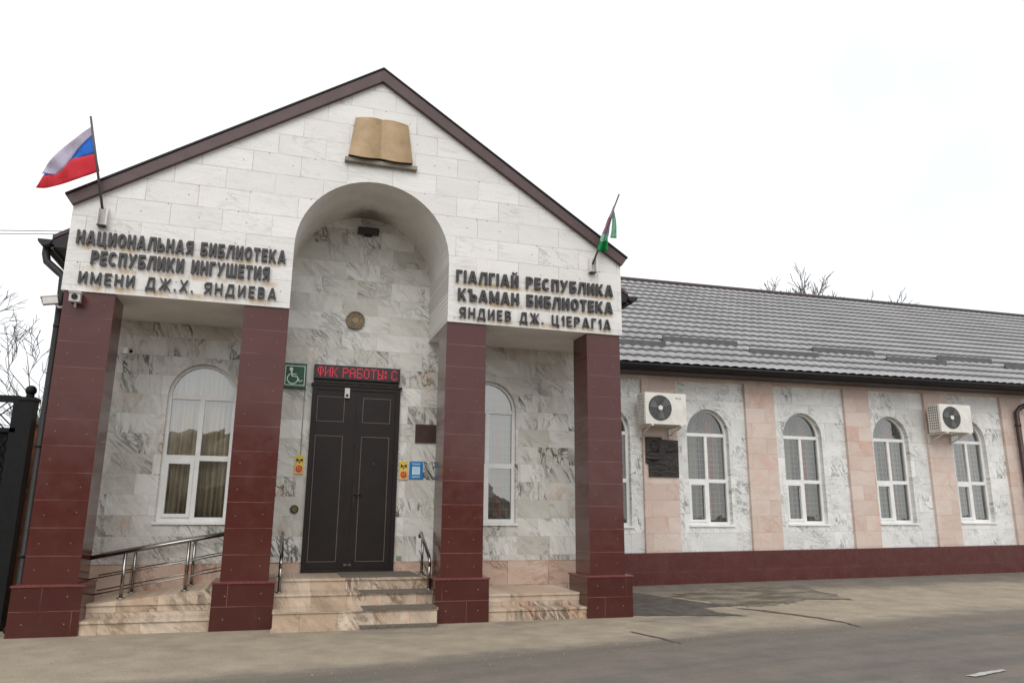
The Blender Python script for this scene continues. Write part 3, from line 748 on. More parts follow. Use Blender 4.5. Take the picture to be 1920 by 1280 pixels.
h = MB(); h.box(.012, .05, y-.045, y-.032, 1.37, 1.66); h.tube([(.03, y-.04, 1.55), (.03, y-.085, 1.55), (.13, y-.09, 1.548)], .011, 8); h.cyl_y((.03, 1.44), .014, y-.055, y-.045, 12)
h.build('door_handle', M['dark_metal'], door)
h = MB(); h.cyl_y((.28, 1.98), .009, y-.042, y-.03, 10); h.build('peephole', M['door_line'], door)
h = MB()
for x in (-.06, .0): h.box(x, x+.04, y-.045, y-.032, .60, .63)
h.build('door_bolt', M['door_line'], door)
h = MB(); h.box(-.175, -.105, y-.075, y-.046, 2.94-.05, 3.03, 0); h.cyl_y((-.14, 2.925), .02, y-.085, y-.075, 14, 1)
tag(h.build('entry_sensor', [M['cam_white'], M['black']]), 'small white sensor box with black eye at the top of the brown double door', 'sensor')

# ------------------------------------------------------------------ wall lettering
def letter_shapes(ch, t):
    """block capital as overlapping polygons in a cell one cap height tall; returns width and shapes"""
    hz = t*.82; P = []
    def Rc(x0, x1, z0, z1): P.append([(x0, z0), (x1, z0), (x1, z1), (x0, z1)])
    def Dg(x0, z0, x1, z1, tt):
        if z0 > z1: x0, z0, x1, z1 = x1, z1, x0, z0
        P.append([(x0-tt/2, z0), (x0+tt/2, z0), (x1+tt/2, z1), (x1-tt/2, z1)])
    def Rib(pts, tv, th, closed=False):
        n_ = len(pts)
        def off(k):
            a = pts[(k-1) % n_] if closed or k > 0 else pts[k]; b = pts[(k+1) % n_] if closed or k < n_-1 else pts[k]
            dx, dz = b[0]-a[0], b[1]-a[1]; l = math.hypot(dx, dz) or 1
            return (-dz/l*tv/2, dx/l*th/2)
        for k in range(n_ if closed else n_-1):
            a, b = pts[k], pts[(k+1) % n_]; oa, ob = off(k), off((k+1) % n_)
            P.append([(a[0]-oa[0], a[1]-oa[1]), (b[0]-ob[0], b[1]-ob[1]), (b[0]+ob[0], b[1]+ob[1]), (a[0]+oa[0], a[1]+oa[1])])
    def bowl(x0, zl, zh, x1, mir=None):
        z0, z1 = zl+hz/2, zh-hz/2; r = (z1-z0)/2; xr = x1-t/2; xc = xr-r*.85
        pts = [(x0, z0)]+[(xc+(xr-xc)*math.sin(math.pi*k/10), (z0+z1)/2-r*math.cos(math.pi*k/10)) for k in range(11)]+[(x0, z1)]
        if mir is not None: pts = [(mir-x, z) for x, z in reversed(pts)]
        Rib(pts, t, hz)
    w = .72
    if ch == 'Н': Rc(0, t, 0, 1); Rc(w-t, w, 0, 1); Rc(t*.9, w-t*.9, .5-hz/2, .5+hz/2)
    elif ch == 'А':
        w = .84; Dg(t*.5, 0, w/2-.03, 1, t); Dg(w-t*.5, 0, w/2+.03, 1, t); Rc(t*.9, w-t*.9, .19, .19+hz*.85)
    elif ch in 'ЦШ':
        if ch == 'Ш': w = 1.02; Rc((w-t)/2, (w+t)/2, hz*.9, 1)
        Rc(0, t, 0, 1); Rc(w-t, w, 0, 1); Rc(t*.9, w-t*.9, 0, hz)
        if ch == 'Ц': Rc(w-t*.2, w+.13, -.2, hz*.9); w += .13
    elif ch in 'ИЙ':
        Rc(0, t, 0, 1); Rc(w-t, w, 0, 1); Dg(t*.7, .02, w-t*.7, .98, t*.8)
        if ch == 'Й': Rib([(w*.24, 1.27), (w*.32, 1.16), (w*.5, 1.12), (w*.68, 1.16), (w*.76, 1.27)], .13, .11)
    elif ch in 'ОС':
        w = .76; a = (w-t)/2; b = (1-hz)/2; e = lambda v: math.copysign(abs(v)**.85, v)
        if ch == 'О': Rib([(w/2+a*e(math.cos(2*math.pi*k/28)), .5+b*e(math.sin(2*math.pi*k/28))) for k in range(28)], t, hz, True)
        else: Rib([(w/2+a*e(math.cos(q)), .5+b*e(math.sin(q))) for q in [R(42+276*k/22) for k in range(23)]], t, hz)
    elif ch == 'Л': w = .8; Rc(w-t, w, 0, 1); Dg(t*.5, 0, .30, .98, t); Rc(.30-t/2, w-t*.9, 1-hz, 1)
    elif ch == 'Ь': w = .68; Rc(0, t, 0, 1); bowl(t*.8, 0, .58, w)
    elif ch == 'Ъ': w = .84; Rc(.16, .16+t, 0, 1); Rc(0, .18, 1-hz, 1); bowl(.16+t*.8, 0, .58, w)
    elif ch == 'Б': w = .68; Rc(0, t, 0, 1); bowl(t*.8, 0, .58, w); Rc(t*.9, w*.93, 1-hz, 1)
    elif ch == 'В': w = .68; Rc(0, t, 0, 1); bowl(t*.8, 0, .56, w); bowl(t*.8, .46, 1, w*.95)
    elif ch == 'Р': w = .68; Rc(0, t, 0, 1); bowl(t*.8, .38, 1, w)
    elif ch == 'Я': w = .72; Rc(w-t, w, 0, 1); bowl(t*.8, .38, 1, w, w); Dg(t*.5, 0, w*.6, .45, t)
    elif ch == 'Т': w = .66; Rc((w-t)/2, (w+t)/2, 0, 1-hz*.9); Rc(0, w, 1-hz, 1)
    elif ch == 'Е': w = .6; Rc(0, t, 0, 1); Rc(t*.9, w, 0, hz); Rc(t*.9, w, 1-hz, 1); Rc(t*.9, w*.93, .5-hz/2, .5+hz/2)
    elif ch == 'К': w = .76; Rc(0, t, 0, 1); Dg(t*1.0, .42, w-t*.55, 1, t*1.05); Dg(t*1.2, .58, w-t*.5, 0, t*1.05)
    elif ch in 'ПГ':
        if ch == 'Г': w = .56
        else: Rc(w-t, w, 0, 1)
        Rc(0, t, 0, 1); Rc(t*.9, w-(t*.9 if ch == 'П' else 0), 1-hz, 1)
    elif ch == 'У': w = .78; Dg(w-t*.5, 1, w*.27, 0, t); Dg(t*.5, 1, w*.5, .33, t)
    elif ch == 'М': w = .92; Rc(0, t, 0, 1); Rc(w-t, w, 0, 1); Dg(w/2, .12, t*.65, 1, t*.8); Dg(w/2, .12, w-t*.65, 1, t*.8)
    elif ch == 'Д':
        w = .88; Rc(0, w, 0, hz); Rc(0, t*.8, -.2, hz*.5); Rc(w-t*.8, w, -.2, hz*.5)
        Rc(w-t*1.5, w-t*.5, hz*.8, 1); Dg(t*.9, hz*.8, w*.36, 1, t*.95); Rc(w*.36-t*.47, w-t*.6, 1-hz, 1)
    elif ch == 'Ж':
        w = 1.1; c = w/2; Rc(c-t/2, c+t/2, 0, 1)
        for s_ in (-1, 1): Dg(c+s_*t*.3, .45, c+s_*(w/2-t*.5), 1, t*.95); Dg(c+s_*t*.3, .55, c+s_*(w/2-t*.5), 0, t*.95)
    elif ch == 'Х': w = .8; Dg(t*.55, 0, w-t*.55, 1, t*1.1); Dg(w-t*.55, 0, t*.55, 1, t*1.1)
    elif ch == 'I': w = t; Rc(0, t, 0, 1)
    elif ch == '1': w = t+.16; Rc(w-t, w, 0, 1); Dg(.07, .68, w-t*.7, .98, .16)
    elif ch == '.': w = t; Rc(0, t, 0, t)
    return w, P
def letter_line(text, x0, x1, zbase, hcap, parent, t, mat, depth=.028, gap=.14, sp=.42, y=-.012):
    tot = sum(sp if ch == ' ' else letter_shapes(ch, t)[0] for ch in text)+gap*(len(text)-1)
    kx = (x1-x0)/tot; x = x0
    for ch in text:
        if ch == ' ': x += (sp+gap)*kx; continue
        wd, shapes = letter_shapes(ch, t); b = MB()
        for q, pl in enumerate(shapes):
            a2 = sum(p[0]*r_[1]-r_[0]*p[1] for p, r_ in zip(pl, pl[1:]+pl[:1]))
            if a2 < 0: pl = pl[::-1]
            b.prism([(px*kx, pz*hcap) for px, pz in pl], -depth-.0003*(q % 7), .0003*(q % 5))
        o = b.build('letter', mat, parent, (x, y, zbase-parent.location.z)); x += (wd+gap)*kx
ls = empty('wall_lettering', (0, 0, 3.8), 'dark raised lettering in three lines left of the arch, below the tricolour flag', 'lettering')
letter_line('НАЦИОНАЛЬНАЯ БИБЛИОТЕКА', -3.47, -1.10, 4.37, .168, ls, .235, M['letter'])
letter_line('РЕСПУБЛИКИ ИНГУШЕТИЯ', -3.29, -1.28, 4.128, .172, ls, .235, M['letter'])
letter_line('ИМЕНИ ДЖ.Х. ЯНДИЕВА', -3.39, -1.18, 3.888, .145, ls, .17, M['letter'], gap=.3)
ls = empty('wall_lettering', (0, 0, 3.8), 'dark raised lettering in three lines right of the arch, below the green flag', 'lettering')
letter_line('ГIАЛГIАЙ РЕСПУБЛИКА', 1.11, 3.42, 4.355, .168, ls, .235, M['letter'])
letter_line('КЪАМАН БИБЛИОТЕКА', 1.14, 3.41, 4.10, .168, ls, .235, M['letter'])
letter_line('ЯНДИЕВ ДЖ. Ц1ЕРАГ1А', 1.165, 3.37, 3.862, .145, ls, .17, M['letter'], gap=.3)

# ------------------------------------------------------------------ book sculpture
bk = empty('book_sculpture', (0.02, 0, 5.9), 'large open bronze book mounted on the gable above the entrance arch', 'sculpture')
mb = MB(); G = []; NB = 30
def bx(u, v):   # u across -1..1, v 0 bottom..1 top
    hw = .43*(1-v)+.36*v
    x = u*hw; bulge = .04*math.sin(math.pi*min(1, abs(u)))**.8
    lean = .10*(1-v)+.03*v
    z = .05+.60*v-.03*math.sin(math.pi*abs(u))*(1-v)*1.0+.012*math.cos(math.pi*u)*v
    return x, -(lean+bulge), z
for v in [i/8 for i in range(9)]: G.append([bx(-1+2*i/NB, v) for i in range(NB+1)])
mb.grid(G)
Bk = [[(p[0], -.005, p[2]) for p in r] for r in G]
for i in range(NB):
    mb.f([G[0][i+1], G[0][i], Bk[0][i], Bk[0][i+1]], 1); mb.f([G[-1][i], G[-1][i+1], Bk[-1][i+1], Bk[-1][i]], 0)
for j in range(8):
    mb.f([G[j][0], G[j+1][0], Bk[j+1][0], Bk[j][0]], 0); mb.f([G[j+1][-1], G[j][-1], Bk[j][-1], Bk[j+1][-1]], 0)
mb.build('pages', [M['bronze'], M['plate_brown']], bk)
mb = MB(); mb.box(-.47, .50, -.075, 0.02, -.025, .028); mb.build('ledge', M['stone'], bk, bevel=.004)

# ------------------------------------------------------------------ small things on the porch wall
mb = MB(); mb.cyl_y((-.08, 4.04), .135, DP-.03, DP+.01, 32, 0); mb.ring_y((-.08, 4.04), .118, .135, DP-.042, DP-.03, 32, 0)
mb.ring_y((-.08, 4.04), .07, .078, DP-.036, DP-.03, 24, 1)
for k in range(8):
    a = k*math.pi/4; mb.cyl_y((-.08+.098*math.cos(a), 4.04+.098*math.sin(a)), .008, DP-.036, DP-.03, 8, 1)
mb.disc((-.08, 4.04), .05, DP-.032, 6, 1)
tag(mb.build('round_emblem', [M['gold_dark'], M['bronze']]), 'round tarnished gold emblem on the wall high above the entrance door', 'emblem')
fl = empty('floodlight', (.035, DP, 5.40), 'dark flat floodlight fixed at the top of the arched wall', 'lamp')
mb = MB(); mb.box(-.155, .155, -.12, -.03, -.03, .06); mb.build('housing', M['lamp_dark'], fl, bevel=.006)
mb = MB(); mb.box(-.06, .06, -.04, .0, -.05, .0); mb.tube([(-.05, -.02, .01), (-.05, -.06, .0)], .012, 6); mb.build('bracket', M['lamp_dark'], fl)

sg = empty('wheelchair_sign', (-.87, DP, 3.17), 'green square sign with white wheelchair symbol beside the second pillar', 'sign')
mb = MB(); mb.box(-.155, .155, -.06, 0, -.175, .175); mb.build('board', M['green'], sg, bevel=.006)
mb = MB(); yb0, yb1 = -.066, -.0605
for q in ((-.135, .135, .13, .14), (-.135, .135, -.14, -.13), (-.135, -.125, -.13, .13), (.125, .135, -.13, .13)): mb.box(q[0], q[1], yb0, yb1, q[2], q[3])
mb.cyl_y((-.055, .088), .026, yb0, yb1, 14)
def stroke(a, b, wd=.013):
    a, b = Vector((a[0], 0, a[1])), Vector((b[0], 0, b[1])); d = (b-a).normalized(); n_ = Vector((d.z, 0, -d.x))*wd/2
    P = [a+n_, b+n_, b-n_, a-n_]; mb.prism([(p.x, p.z) for p in P], yb0-.0005, yb1)
stroke((-.052, .065), (-.038, -.012), .02); stroke((-.045, .02), (.02, .018)); stroke((-.04, -.01), (.032, -.014)); stroke((.03, -.012), (.066, -.085)); stroke((.06, -.084), (.105, -.066))
mb.ring_y((-.03, -.045), .064, .078, yb0, yb1, 26, a0=R(115), a1=R(372))
mb.build('pictogram', M['sign_white'], sg, recalc=True)

FONT = {'Ф': ["01110", "10101", "10101", "10101", "01110", "00100", "00100"], 'И': ["10001", "10001", "10011", "10101", "11001", "10001", "10001"],
        'К': ["10001", "10010", "10100", "11000", "10100", "10010", "10001"], 'Р': ["11110", "10001", "10001", "11110", "10000", "10000", "10000"],
        'А': ["01110", "10001", "10001", "11111", "10001", "10001", "10001"], 'Б': ["11111", "10000", "10000", "11110", "10001", "10001", "11110"],
        'О': ["01110", "10001", "10001", "10001", "10001", "10001", "01110"], 'Т': ["11111", "00100", "00100", "00100", "00100", "00100", "00100"],
        'Ы': ["10001", "10001", "10001", "11101", "10011", "10011", "11101"], ':': ["00", "11", "11", "00", "11", "11", "00"], 'С': ["01110", "10001", "10000", "10000", "10000", "10001", "01110"], ' ': ["00"]*7}
ld = empty('led_board', (-.01, DP, 3.24), 'dark horizontal board with glowing red dot letters above the entrance door', 'sign')
mb = MB(); mb.box(-.605, .605, -.10, -.0, -.095, .105, 0); mb.box(-.585, .585, -.103, -.1, -.075, .085, 1); mb.build('housing', [M['black'], M['led_face']], ld, bevel=.004)
mb = MB(); txt = 'ФИК РАБОТЫ: С'; cols = []
for ch in txt:
    n_ = len(FONT[ch][0])
    for k in range(n_): cols.append([FONT[ch][r_][k] for r_ in range(7)])
    cols.append(['0']*7)
cols = cols[:-1]; dxp = 1.12/len(cols)
for i, cl in enumerate(cols):
    for r_, v in enumerate(cl):
        if v == '1':
            x, z = -.56+dxp*(i+.5), .068-.021*r_
            mb.f([(x-.0058, -.1045, z-.0058), (x+.0058, -.1045, z-.0058), (x+.0058, -.1045, z+.0058), (x-.0058, -.1045, z+.0058)])
mb.build('led_dots', M['led'], ld)
mb = MB(); mb.box(-.60, .60, -.05, 0, -.14, -.10); mb.build('mounting_rail', M['dark_metal'], ld)

def call_plate(x, z, label):
    o = empty('call_plate', (x, DP, z), label, 'call button', 'yellow call button plates')
    b = MB(); b.box(-.062, .062, -.02, 0, -.01, .13, 0); b.box(-.062, .062, -.02, 0, -.13, -.0101, 1); b.build('plate', [M['yellow'], M['peach']], o, bevel=.01)
    b = MB(); b.prism([(-.042, .035), (0, .06), (-.042, .09)], -.024, -.0195); b.prism([(.042, .035), (.042, .09), (0, .06)], -.024, -.0195); b.cyl_y((0, .03), .012, -.024, -.0195, 10)
    b.build('symbol', M['black'], o, recalc=True)
    b = MB(); b.cyl_y((0, -.055), .043, -.034, -.019, 20, 0); b.ring_y((0, -.055), .018, .024, -.036, -.034, 16, 1); b.build('button', [M['red'], M['peach']], o)
call_plate(-.728, 1.945, 'yellow plate with red call button on the wall left of the brown double door')
call_plate(.712, 1.90, 'yellow plate with red call button between the brown double door and the blue plate')
b_ = empty('blue_plate', (.893, DP, 1.905), 'blue rectangular plate with pale square outline right of the entrance door', 'plate')
mb = MB(); mb.box(-.098, .098, -.012, 0, -.125, .125); mb.build('panel', M['blue'], b_, bevel=.003)
mb = MB(); mb.box(-.055, .055, -.0145, -.0121, -.06, .05, 0); mb.box(-.04, .04, -.0165, -.0146, -.045, .035, 1)
for z, wd in ((.095, .13), (.08, .11), (-.085, .12), (-.1, .1)): mb.box(-wd/2, wd/2, -.0135, -.0121, z-.004, z+.004, 2)
mb.build('print', [M['sign_white'], M['pale_blue'], M['pale_blue']], b_)
mb = MB(); mb.box(.862, 1.20, DP-.03, DP-.001, 2.305, 2.565)
tag(mb.build('brown_plaque', M['plate_brown'], bevel=.004), 'plain dark brown rectangular plaque on the wall beside the third pillar', 'plaque')
rb = empty('round_button', (-.752, DP, 1.345), 'small round olive button on the wall low left of the entrance door', 'button')
mb = MB(); mb.cyl_y((0, 0), .055, -.025, 0, 24); mb.build('bezel', M['black'], rb)
mb = MB(); mb.cyl_y((0, 0), .038, -.034, -.024, 20); mb.build('push_disc', M['olive'], rb)
mb = MB(); mb.tube([(-.72, DP-.008, 2.08), (-.722, DP-.008, 2.6), (-.718, DP-.008, 3.0)], .006, 6)
tag(mb.build('thin_cable', M['cable']), 'thin grey cable running up the wall from the left call button to the green sign', 'cable')

# mats
mb = MB(); mb.f([(-.12, .46, .5185), (.86, .46, .5185), (.86, DP-.06, .5185), (-.12, DP-.06, .5185)][::1])
mb = MB(); mb.box(-.14, .84, .44, DP-.06, .516, .526)
tag(mb.build('door_mat', M['mat'], bevel=.003), 'flat grey rubber mat on the landing in front of the entrance door', 'mat')
for (ya, yb, z, xa, xb, lab) in ((.09, .36, .371, .06, .93, 'grey rubber strip mat over the right half of the uppermost step edge'),
                               (-.23, .07, .216, .06, .935, 'grey rubber strip mat over the right half of the middle step edge'),
                               (-.315, -.23, .036, .02, .935, 'grey rubber strip mat along the lowest step edge at the pavement')):
    mb = MB(); mb.box(xa, xb, ya, yb, z, z+.006); mb.box(xa, xb, ya-.006, ya-.0001, z-.02, z+.006)
    tag(mb.build('step_mat', M['mat'], bevel=.002), lab, 'mat', 'rubber step mats')

# ------------------------------------------------------------------ railings
def arr(p): return Vector(p)
hr = empty('ramp_railing', (-2.3, .6, .3), 'sloping polished steel ramp railing in the bay between the first and second pillars', 'railing')
o0 = Vector((-2.3, .6, .3))
def rl(x, z0=None): return .775+(x+3.0)*.185
for yy in (.50, 1.20):
    mb = MB(); mb.tube([Vector((-3.02, yy, rl(-3.02)))-o0, Vector((-1.2, yy, rl(-1.2)))-o0], .025, 12); mb.build('handrail', M['steel'], hr)
    for dz in (.24, .42):
        mb = MB(); mb.tube([Vector((-3.02, yy, rl(-3.02)-dz))-o0, Vector((-1.2, yy, rl(-1.2)-dz))-o0], .008, 8); mb.build('infill_bar', M['steel'], hr)
    for px in (-2.63, -1.95, -1.27):
        zb = .285+(px+2.95)*.108
        mb = MB(); mb.tube([Vector((px, yy, zb-.01))-o0, Vector((px, yy, rl(px)-.02))-o0], .02, 10); mb.tube([Vector((px, yy, zb))-o0, Vector((px, yy, zb+.012))-o0], .045, 14)
        mb.build('post', M['steel'], hr)
def stair_rail(x, label):
    h = empty('stair_railing', (x, .6, .4), label, 'railing', 'short railings beside the entrance steps')
    o0 = Vector((x, .6, .4)); V_ = lambda y, z: Vector((x, y, z))-o0
    mb = MB(); mb.tube([V_(1.02, .98), V_(1.0, 1.03), V_(.92, 1.045), V_(.6, .90), V_(.32, .765), V_(.27, .72), V_(.265, .66)], .021, 12); mb.build('handrail', M['steel'], h)
    mb = MB(); mb.tube([V_(.28, .365), V_(.28, .73)], .019, 10); mb.tube([V_(.28, .371), V_(.28, .383)], .042, 14); mb.build('post', M['steel'], h)
    mb = MB(); mb.tube([V_(.8, .512), V_(.8, .985)], .019, 10); mb.tube([V_(.8, .516), V_(.8, .528)], .042, 14); mb.build('post', M['steel'], h)
    for dz in (.22, .34):
        mb = MB(); mb.tube([V_(1.02, 1.03-dz), V_(.28, .74-dz)], .007, 8); mb.build('infill_bar', M['steel'], h)
stair_rail(-.885, 'polished steel stair railing beside the second pillar at the left of the steps')
stair_rail(.925, 'polished steel stair railing beside the third pillar at the right of the steps')

# ------------------------------------------------------------------ flags
def flag_holder(x, z, parent):
    b = MB(); b.box(x-.055, x+.055, -.012, 0.002, z-.05, z+.19); b.box(x-.055, x-.04, -.10, -.012, z-.05, z+.16); b.box(x+.04, x+.055, -.10, -.012, z-.05, z+.16)
    b.box(x-.04, x+.04, -.10, -.012, z-.06, z-.05, 1)
    o = b.build('holder', [M['cam_white'], M['lamp_dark']], parent); o.location = -parent.location
def at_px(px, py, Y):
    d = (px-960)/FPX*r2-(py-640)/FPX*u2+fwd; t = (Y-CY)/d.y
    return Vector((CX, CY, CZ))+t*d
fg = empty('flag', (-3.22, -.06, 4.66), 'white, blue and red tricolour flag flying at the left end of the gable', 'flag')
p0 = at_px(192, 392, -.06); p1 = at_px(170, 218, -.38)
mb = MB(); mb.tube([p0-fg.location, p1-fg.location], .016, 8, r1=.013); mb.build('pole', M['pole'], fg)
flag_holder(-3.22, 4.66, fg)
rowsF = [  # four curves along the fly, (pixel x, pixel y, depth offset)
    [(172, 237), (158, 246), (140, 260), (122, 274), (105, 289), (92, 303), (84, 316), (78, 326)],
    [(174, 253), (160, 265), (146, 280), (131, 300), (117, 318), (105, 327), (94, 326), (84, 325)],
    [(180, 288), (165, 291), (150, 295), (134, 299), (118, 317), (106, 327), (90, 328), (80, 331)],
    [(187, 321), (171, 327), (153, 333), (136, 339), (118, 345), (99, 350), (83, 353), (67, 352)]]
def cat(P, t):
    n_ = len(P)-1; i = min(int(t*n_), n_-1); f_ = t*n_-i
    q = [P[max(i-1, 0)], P[i], P[i+1], P[min(i+2, n_)]]
    return tuple(.5*((2*q[1][k])+(-q[0][k]+q[2][k])*f_+(2*q[0][k]-5*q[1][k]+4*q[2][k]-q[3][k])*f_*f_+(-q[0][k]+3*q[1][k]-3*q[2][k]+q[3][k])*f_**3) for k in (0, 1))
mb = MB()
for st in range(3):
    G = []
    for j in range(7):
        v = j/6; row = []
        for i in range(29):
            t = i/28; a, b = cat(rowsF[st], t), cat(rowsF[st+1], t)
            px, py = a[0]+(b[0]-a[0])*v, a[1]+(b[1]-a[1])*v
            hy = -.38+(.32)*max(0, min(1, (py-218)/174))*(1-t)+.10*t
            fold = .05*t*math.sin(5.5*t*math.pi+v*2.2+st)+.02*math.sin(st*2+v*3)*t
            if st == 1: fold += .07*t
            row.append(at_px(px, py, hy+fold)-fg.location)
        G.append(row)
    mb.grid(G, st)
mb.build('cloth', [M['flag_white'], M['flag_blue'], M['flag_red']], fg, thick=.003)
fg2 = empty('flag', (3.11, -.06, 4.72), 'limp green and white flag furled on a pole at the gable right end', 'flag')
p0 = at_px(1111, 496, -.06); p1 = at_px(1161, 364, -.4)
mb = MB(); mb.tube([p0-fg2.location, p1-fg2.location], .015, 8, r1=.012); mb.cyl_y((0, 0), .001, 0, .001, 6) if False else None
mb.build('pole', M['pole'], fg2); flag_holder(3.10, 4.73, fg2)
mb = MB()
Lft = [(1150, 386), (1145, 400), (1139, 412), (1134, 426), (1129, 438), (1126, 446), (1123, 456), (1118, 469)]
Rgt = [(1152, 386), (1150, 402), (1146, 414), (1143, 428), (1142, 438), (1140, 447), (1140, 460), (1139, 473)]
G = []
for j in range(15):
    t = j/14; a, b = cat(Lft, t), cat(Rgt, t); row = []
    for i in range(13):
        u = i/12; px = a[0]+(b[0]-a[0])*u; py = a[1]+(b[1]-a[1])*u+2*math.sin(u*6)*t
        row.append(at_px(px, py, -.33+.18*t+.05*math.sin(u*9+t*3))-fg2.location)
    G.append(row)
mb.grid(G, lambda i, k: 0 if i >= 11 else (1 if i >= 8 else (3 if (3 <= i < 8 and k < 7) else 2)))
Lf2 = [(1150, 392), (1149, 402), (1148, 412), (1147, 424), (1146, 435), (1144, 446)]
Rg2 = [(1151, 392), (1153, 402), (1155, 414), (1156, 426), (1156, 436), (1156, 447)]
G = []
for j in range(11):
    t = j/10; a, b = cat(Lf2, t), cat(Rg2, t)
    G.append([at_px(a[0]+(b[0]-a[0])*i/8, a[1]+(b[1]-a[1])*i/8, -.26+.1*t+.04*math.sin(i*1.1+t*2))-fg2.location for i in range(9)])
mb.grid(G, 1)
mb.build('cloth', [M['flag_green'], M['flag_pale'], M['flag_white'], M['flag_pink']], fg2, thick=.003)

# ------------------------------------------------------------------ cameras on the portico
def cctv(name, loc, yaw, tilt, label, size=1.0):
    o = empty(name, loc, label, 'camera', 'white security cameras'); o.rotation_euler = (R(tilt), 0, R(yaw))
    k = size
    b = MB(); b.box(-.05*k, .05*k, -.19*k, -.03*k, -.04*k, .05*k); b.box(-.058*k, .058*k, -.205*k, -.02*k, .05*k, .06*k); b.build('body', M['cam_white'], o, bevel=.008)
    b = MB(); b.cyl_y((0, .008*k), .03*k, -.198*k, -.189*k, 16); b.build('lens', M['black'], o)
    b = MB(); b.tube([(0, -.06*k, -.04*k), (0, -.03*k, -.085*k), (0, .02*k, -.09*k)], .014, 8); b.tube([(0, .015*k, -.09*k), (0, .03*k, -.09*k)], .035, 12); b.build('bracket', M['cam_white'], o)
cctv('security_camera', (-3.40, .05, 3.71), 8, 8, 'white security camera on the front of the leftmost pillar under the lettering', 1.1)
cctv('security_camera', (-3.58, .12, 3.70), -75, 14, 'white security camera jutting left from the side of the leftmost pillar', .95)
cctv('security_camera', (-3.05, DP-.03, 3.37), 35, 10, 'security camera on the porch wall behind the leftmost pillar, above the arched window', .8)

# ------------------------------------------------------------------ air conditioners and memorial plaque on the wing
def ac(loc, label, logo):
    o = empty('air_conditioner', loc, label, 'air conditioner', 'outdoor air conditioner units on the wing')
    wd, ht, dp = .84, .58, .32
    b = MB(); b.box(-wd/2, wd/2, -dp, 0, 0, ht); b.build('casing', M['ac'], o, bevel=.012)
    c = (-.12, .3)
    b = MB(); b.cyl_y(c, .235, -dp-.008, -dp+.001, 36, 0); b.build('fan_recess', M['ac_dark'], o)
    b = MB()
    for k in range(3):
        a0 = k*2*math.pi/3+.5
        P = [(c[0]+r_*math.cos(a), c[1]+r_*math.sin(a)) for r_, a in ((.05, a0), (.14, a0-.25), (.21, a0-.15), (.215, a0+.45), (.12, a0+.6), (.05, a0+.7))]
        b.prism(P, -dp-.014, -dp-.009)
    b.build('fan_blade', M['ac_blade'], o, recalc=True)
    b = MB()
    for r_ in (.06, .1, .14, .18, .22): b.ring_y(c, r_-.0025, r_+.0025, -dp-.02, -dp-.016, 30)
    for k in range(12):
        a = k*math.pi/6; b.tube([(c[0]+.05*math.cos(a), -dp-.018, c[1]+.05*math.sin(a)), (c[0]+.232*math.cos(a), -dp-.018, c[1]+.232*math.sin(a))], .0025, 5)
    b.build('fan_guard', M['ac_dark'], o)
    b = MB(); b.cyl_y(c, .045, -dp-.025, -dp-.015, 20); b.build('fan_hub', M['ac'], o)
    b = MB(); b.box(-wd/2-.004, -wd/2+.001, -.29, -.03, .05, .54, 0)
    for i in range(10): b.box(-wd/2-.012, -wd/2-.003, -.295, -.025, .04+i*.055, .062+i*.055, 1)
    for j in range(6): b.box(-wd/2-.0115, -wd/2-.003, -.297+j*.052, -.28+j*.052, .04, .557, 1)
    b.build('side_grille', [M['black'], M['ac']], o)
    for sx in (-.3, .3):
        b = MB(); b.box(sx-.02, sx+.02, -.36, .16, -.035, -.002); b.box(sx-.02, sx+.02, .12, .16, -.2, -.036)
        b.tube([(sx, -.26, -.03), (sx, .13, -.17)], .012, 6); b.build('wall_bracket', M['ac'], o)
    b = MB(); b.tube([(.36, -.1, .1), (.44, -.1, .09), (.47, -.08, .02), (.46, .1, -.05)], .014, 8); b.build('hose', M['cam_white'], o)
    if logo:
        b = MB(); b.ring_y((.22, .49), .012, .019, -dp-.003, -dp+.001, 14); b.box(.217, .223, -dp-.003, -dp+.001, .488, .502); b.build('badge', M['logo_grey'], o)
        b = MB(); b.box(.25, .257, -dp-.003, -dp+.001, .474, .507); b.box(.257, .272, -dp-.003, -dp+.001, .474, .481); b.build('logo_letter', M['logo_grey'], o)
        b = MB(); b.ring_y((.298, .4905), .0105, .0175, -dp-.003, -dp+.001, 14, a0=R(50), a1=R(360)); b.box(.30, .3155, -dp-.0035, -dp+.001, .487, .494); b.build('logo_letter', M['logo_grey'], o)
ac((5.76, DW-.16, 2.93), 'white air conditioner unit above the black relief plaque, nearest the portico', True)
ac((12.58, DW-.16, 3.05), 'white air conditioner unit farther right, between the last two arched windows', False)

mp = empty('memorial_plaque', (5.9, DW, 2.36), 'black bas relief memorial plaque with stepped outline below the nearer air conditioner', 'plaque')
mb = MB()
zs = SH*(5.9-6.5)
mb.prism([(-.29, -.36), (.33, -.36), (.335, .33), (.0, .34), (-.01, .38), (-.34, .38), (-.35, -.1), (-.29, -.11)], -.03, 0); mb.build('slab', M['relief'], mp, bevel=.004)
mb = MB()
def lump(cx, cz, rx, rz_, h, n_=14):
    G = [[(cx+rx*r_*math.cos(2*math.pi*k/n_), -.03-h*math.cos(r_*math.pi/2), cz+rz_*r_*math.sin(2*math.pi*k/n_)) for k in range(n_+1)] for r_ in (0.02, .3, .6, .85, 1)]
    mb.grid(G)
lump(-.16, .16, .1, .14, .05); lump(-.17, .05, .13, .07, .04); lump(-.15, .24, .11, .08, .05); lump(-.12, .13, .02, .04, .07)
lump(-.2, -.02, .15, .06, .04); lump(.15, .12, .15, .02, .02)
for i in range(7):
    for k in range(5):
        if random.random() < .85: mb.box(-.22+k*.105+random.uniform(0, .02), -.14+k*.105, -.036, -.029, -.13-.03*i-.008, -.13-.03*i)
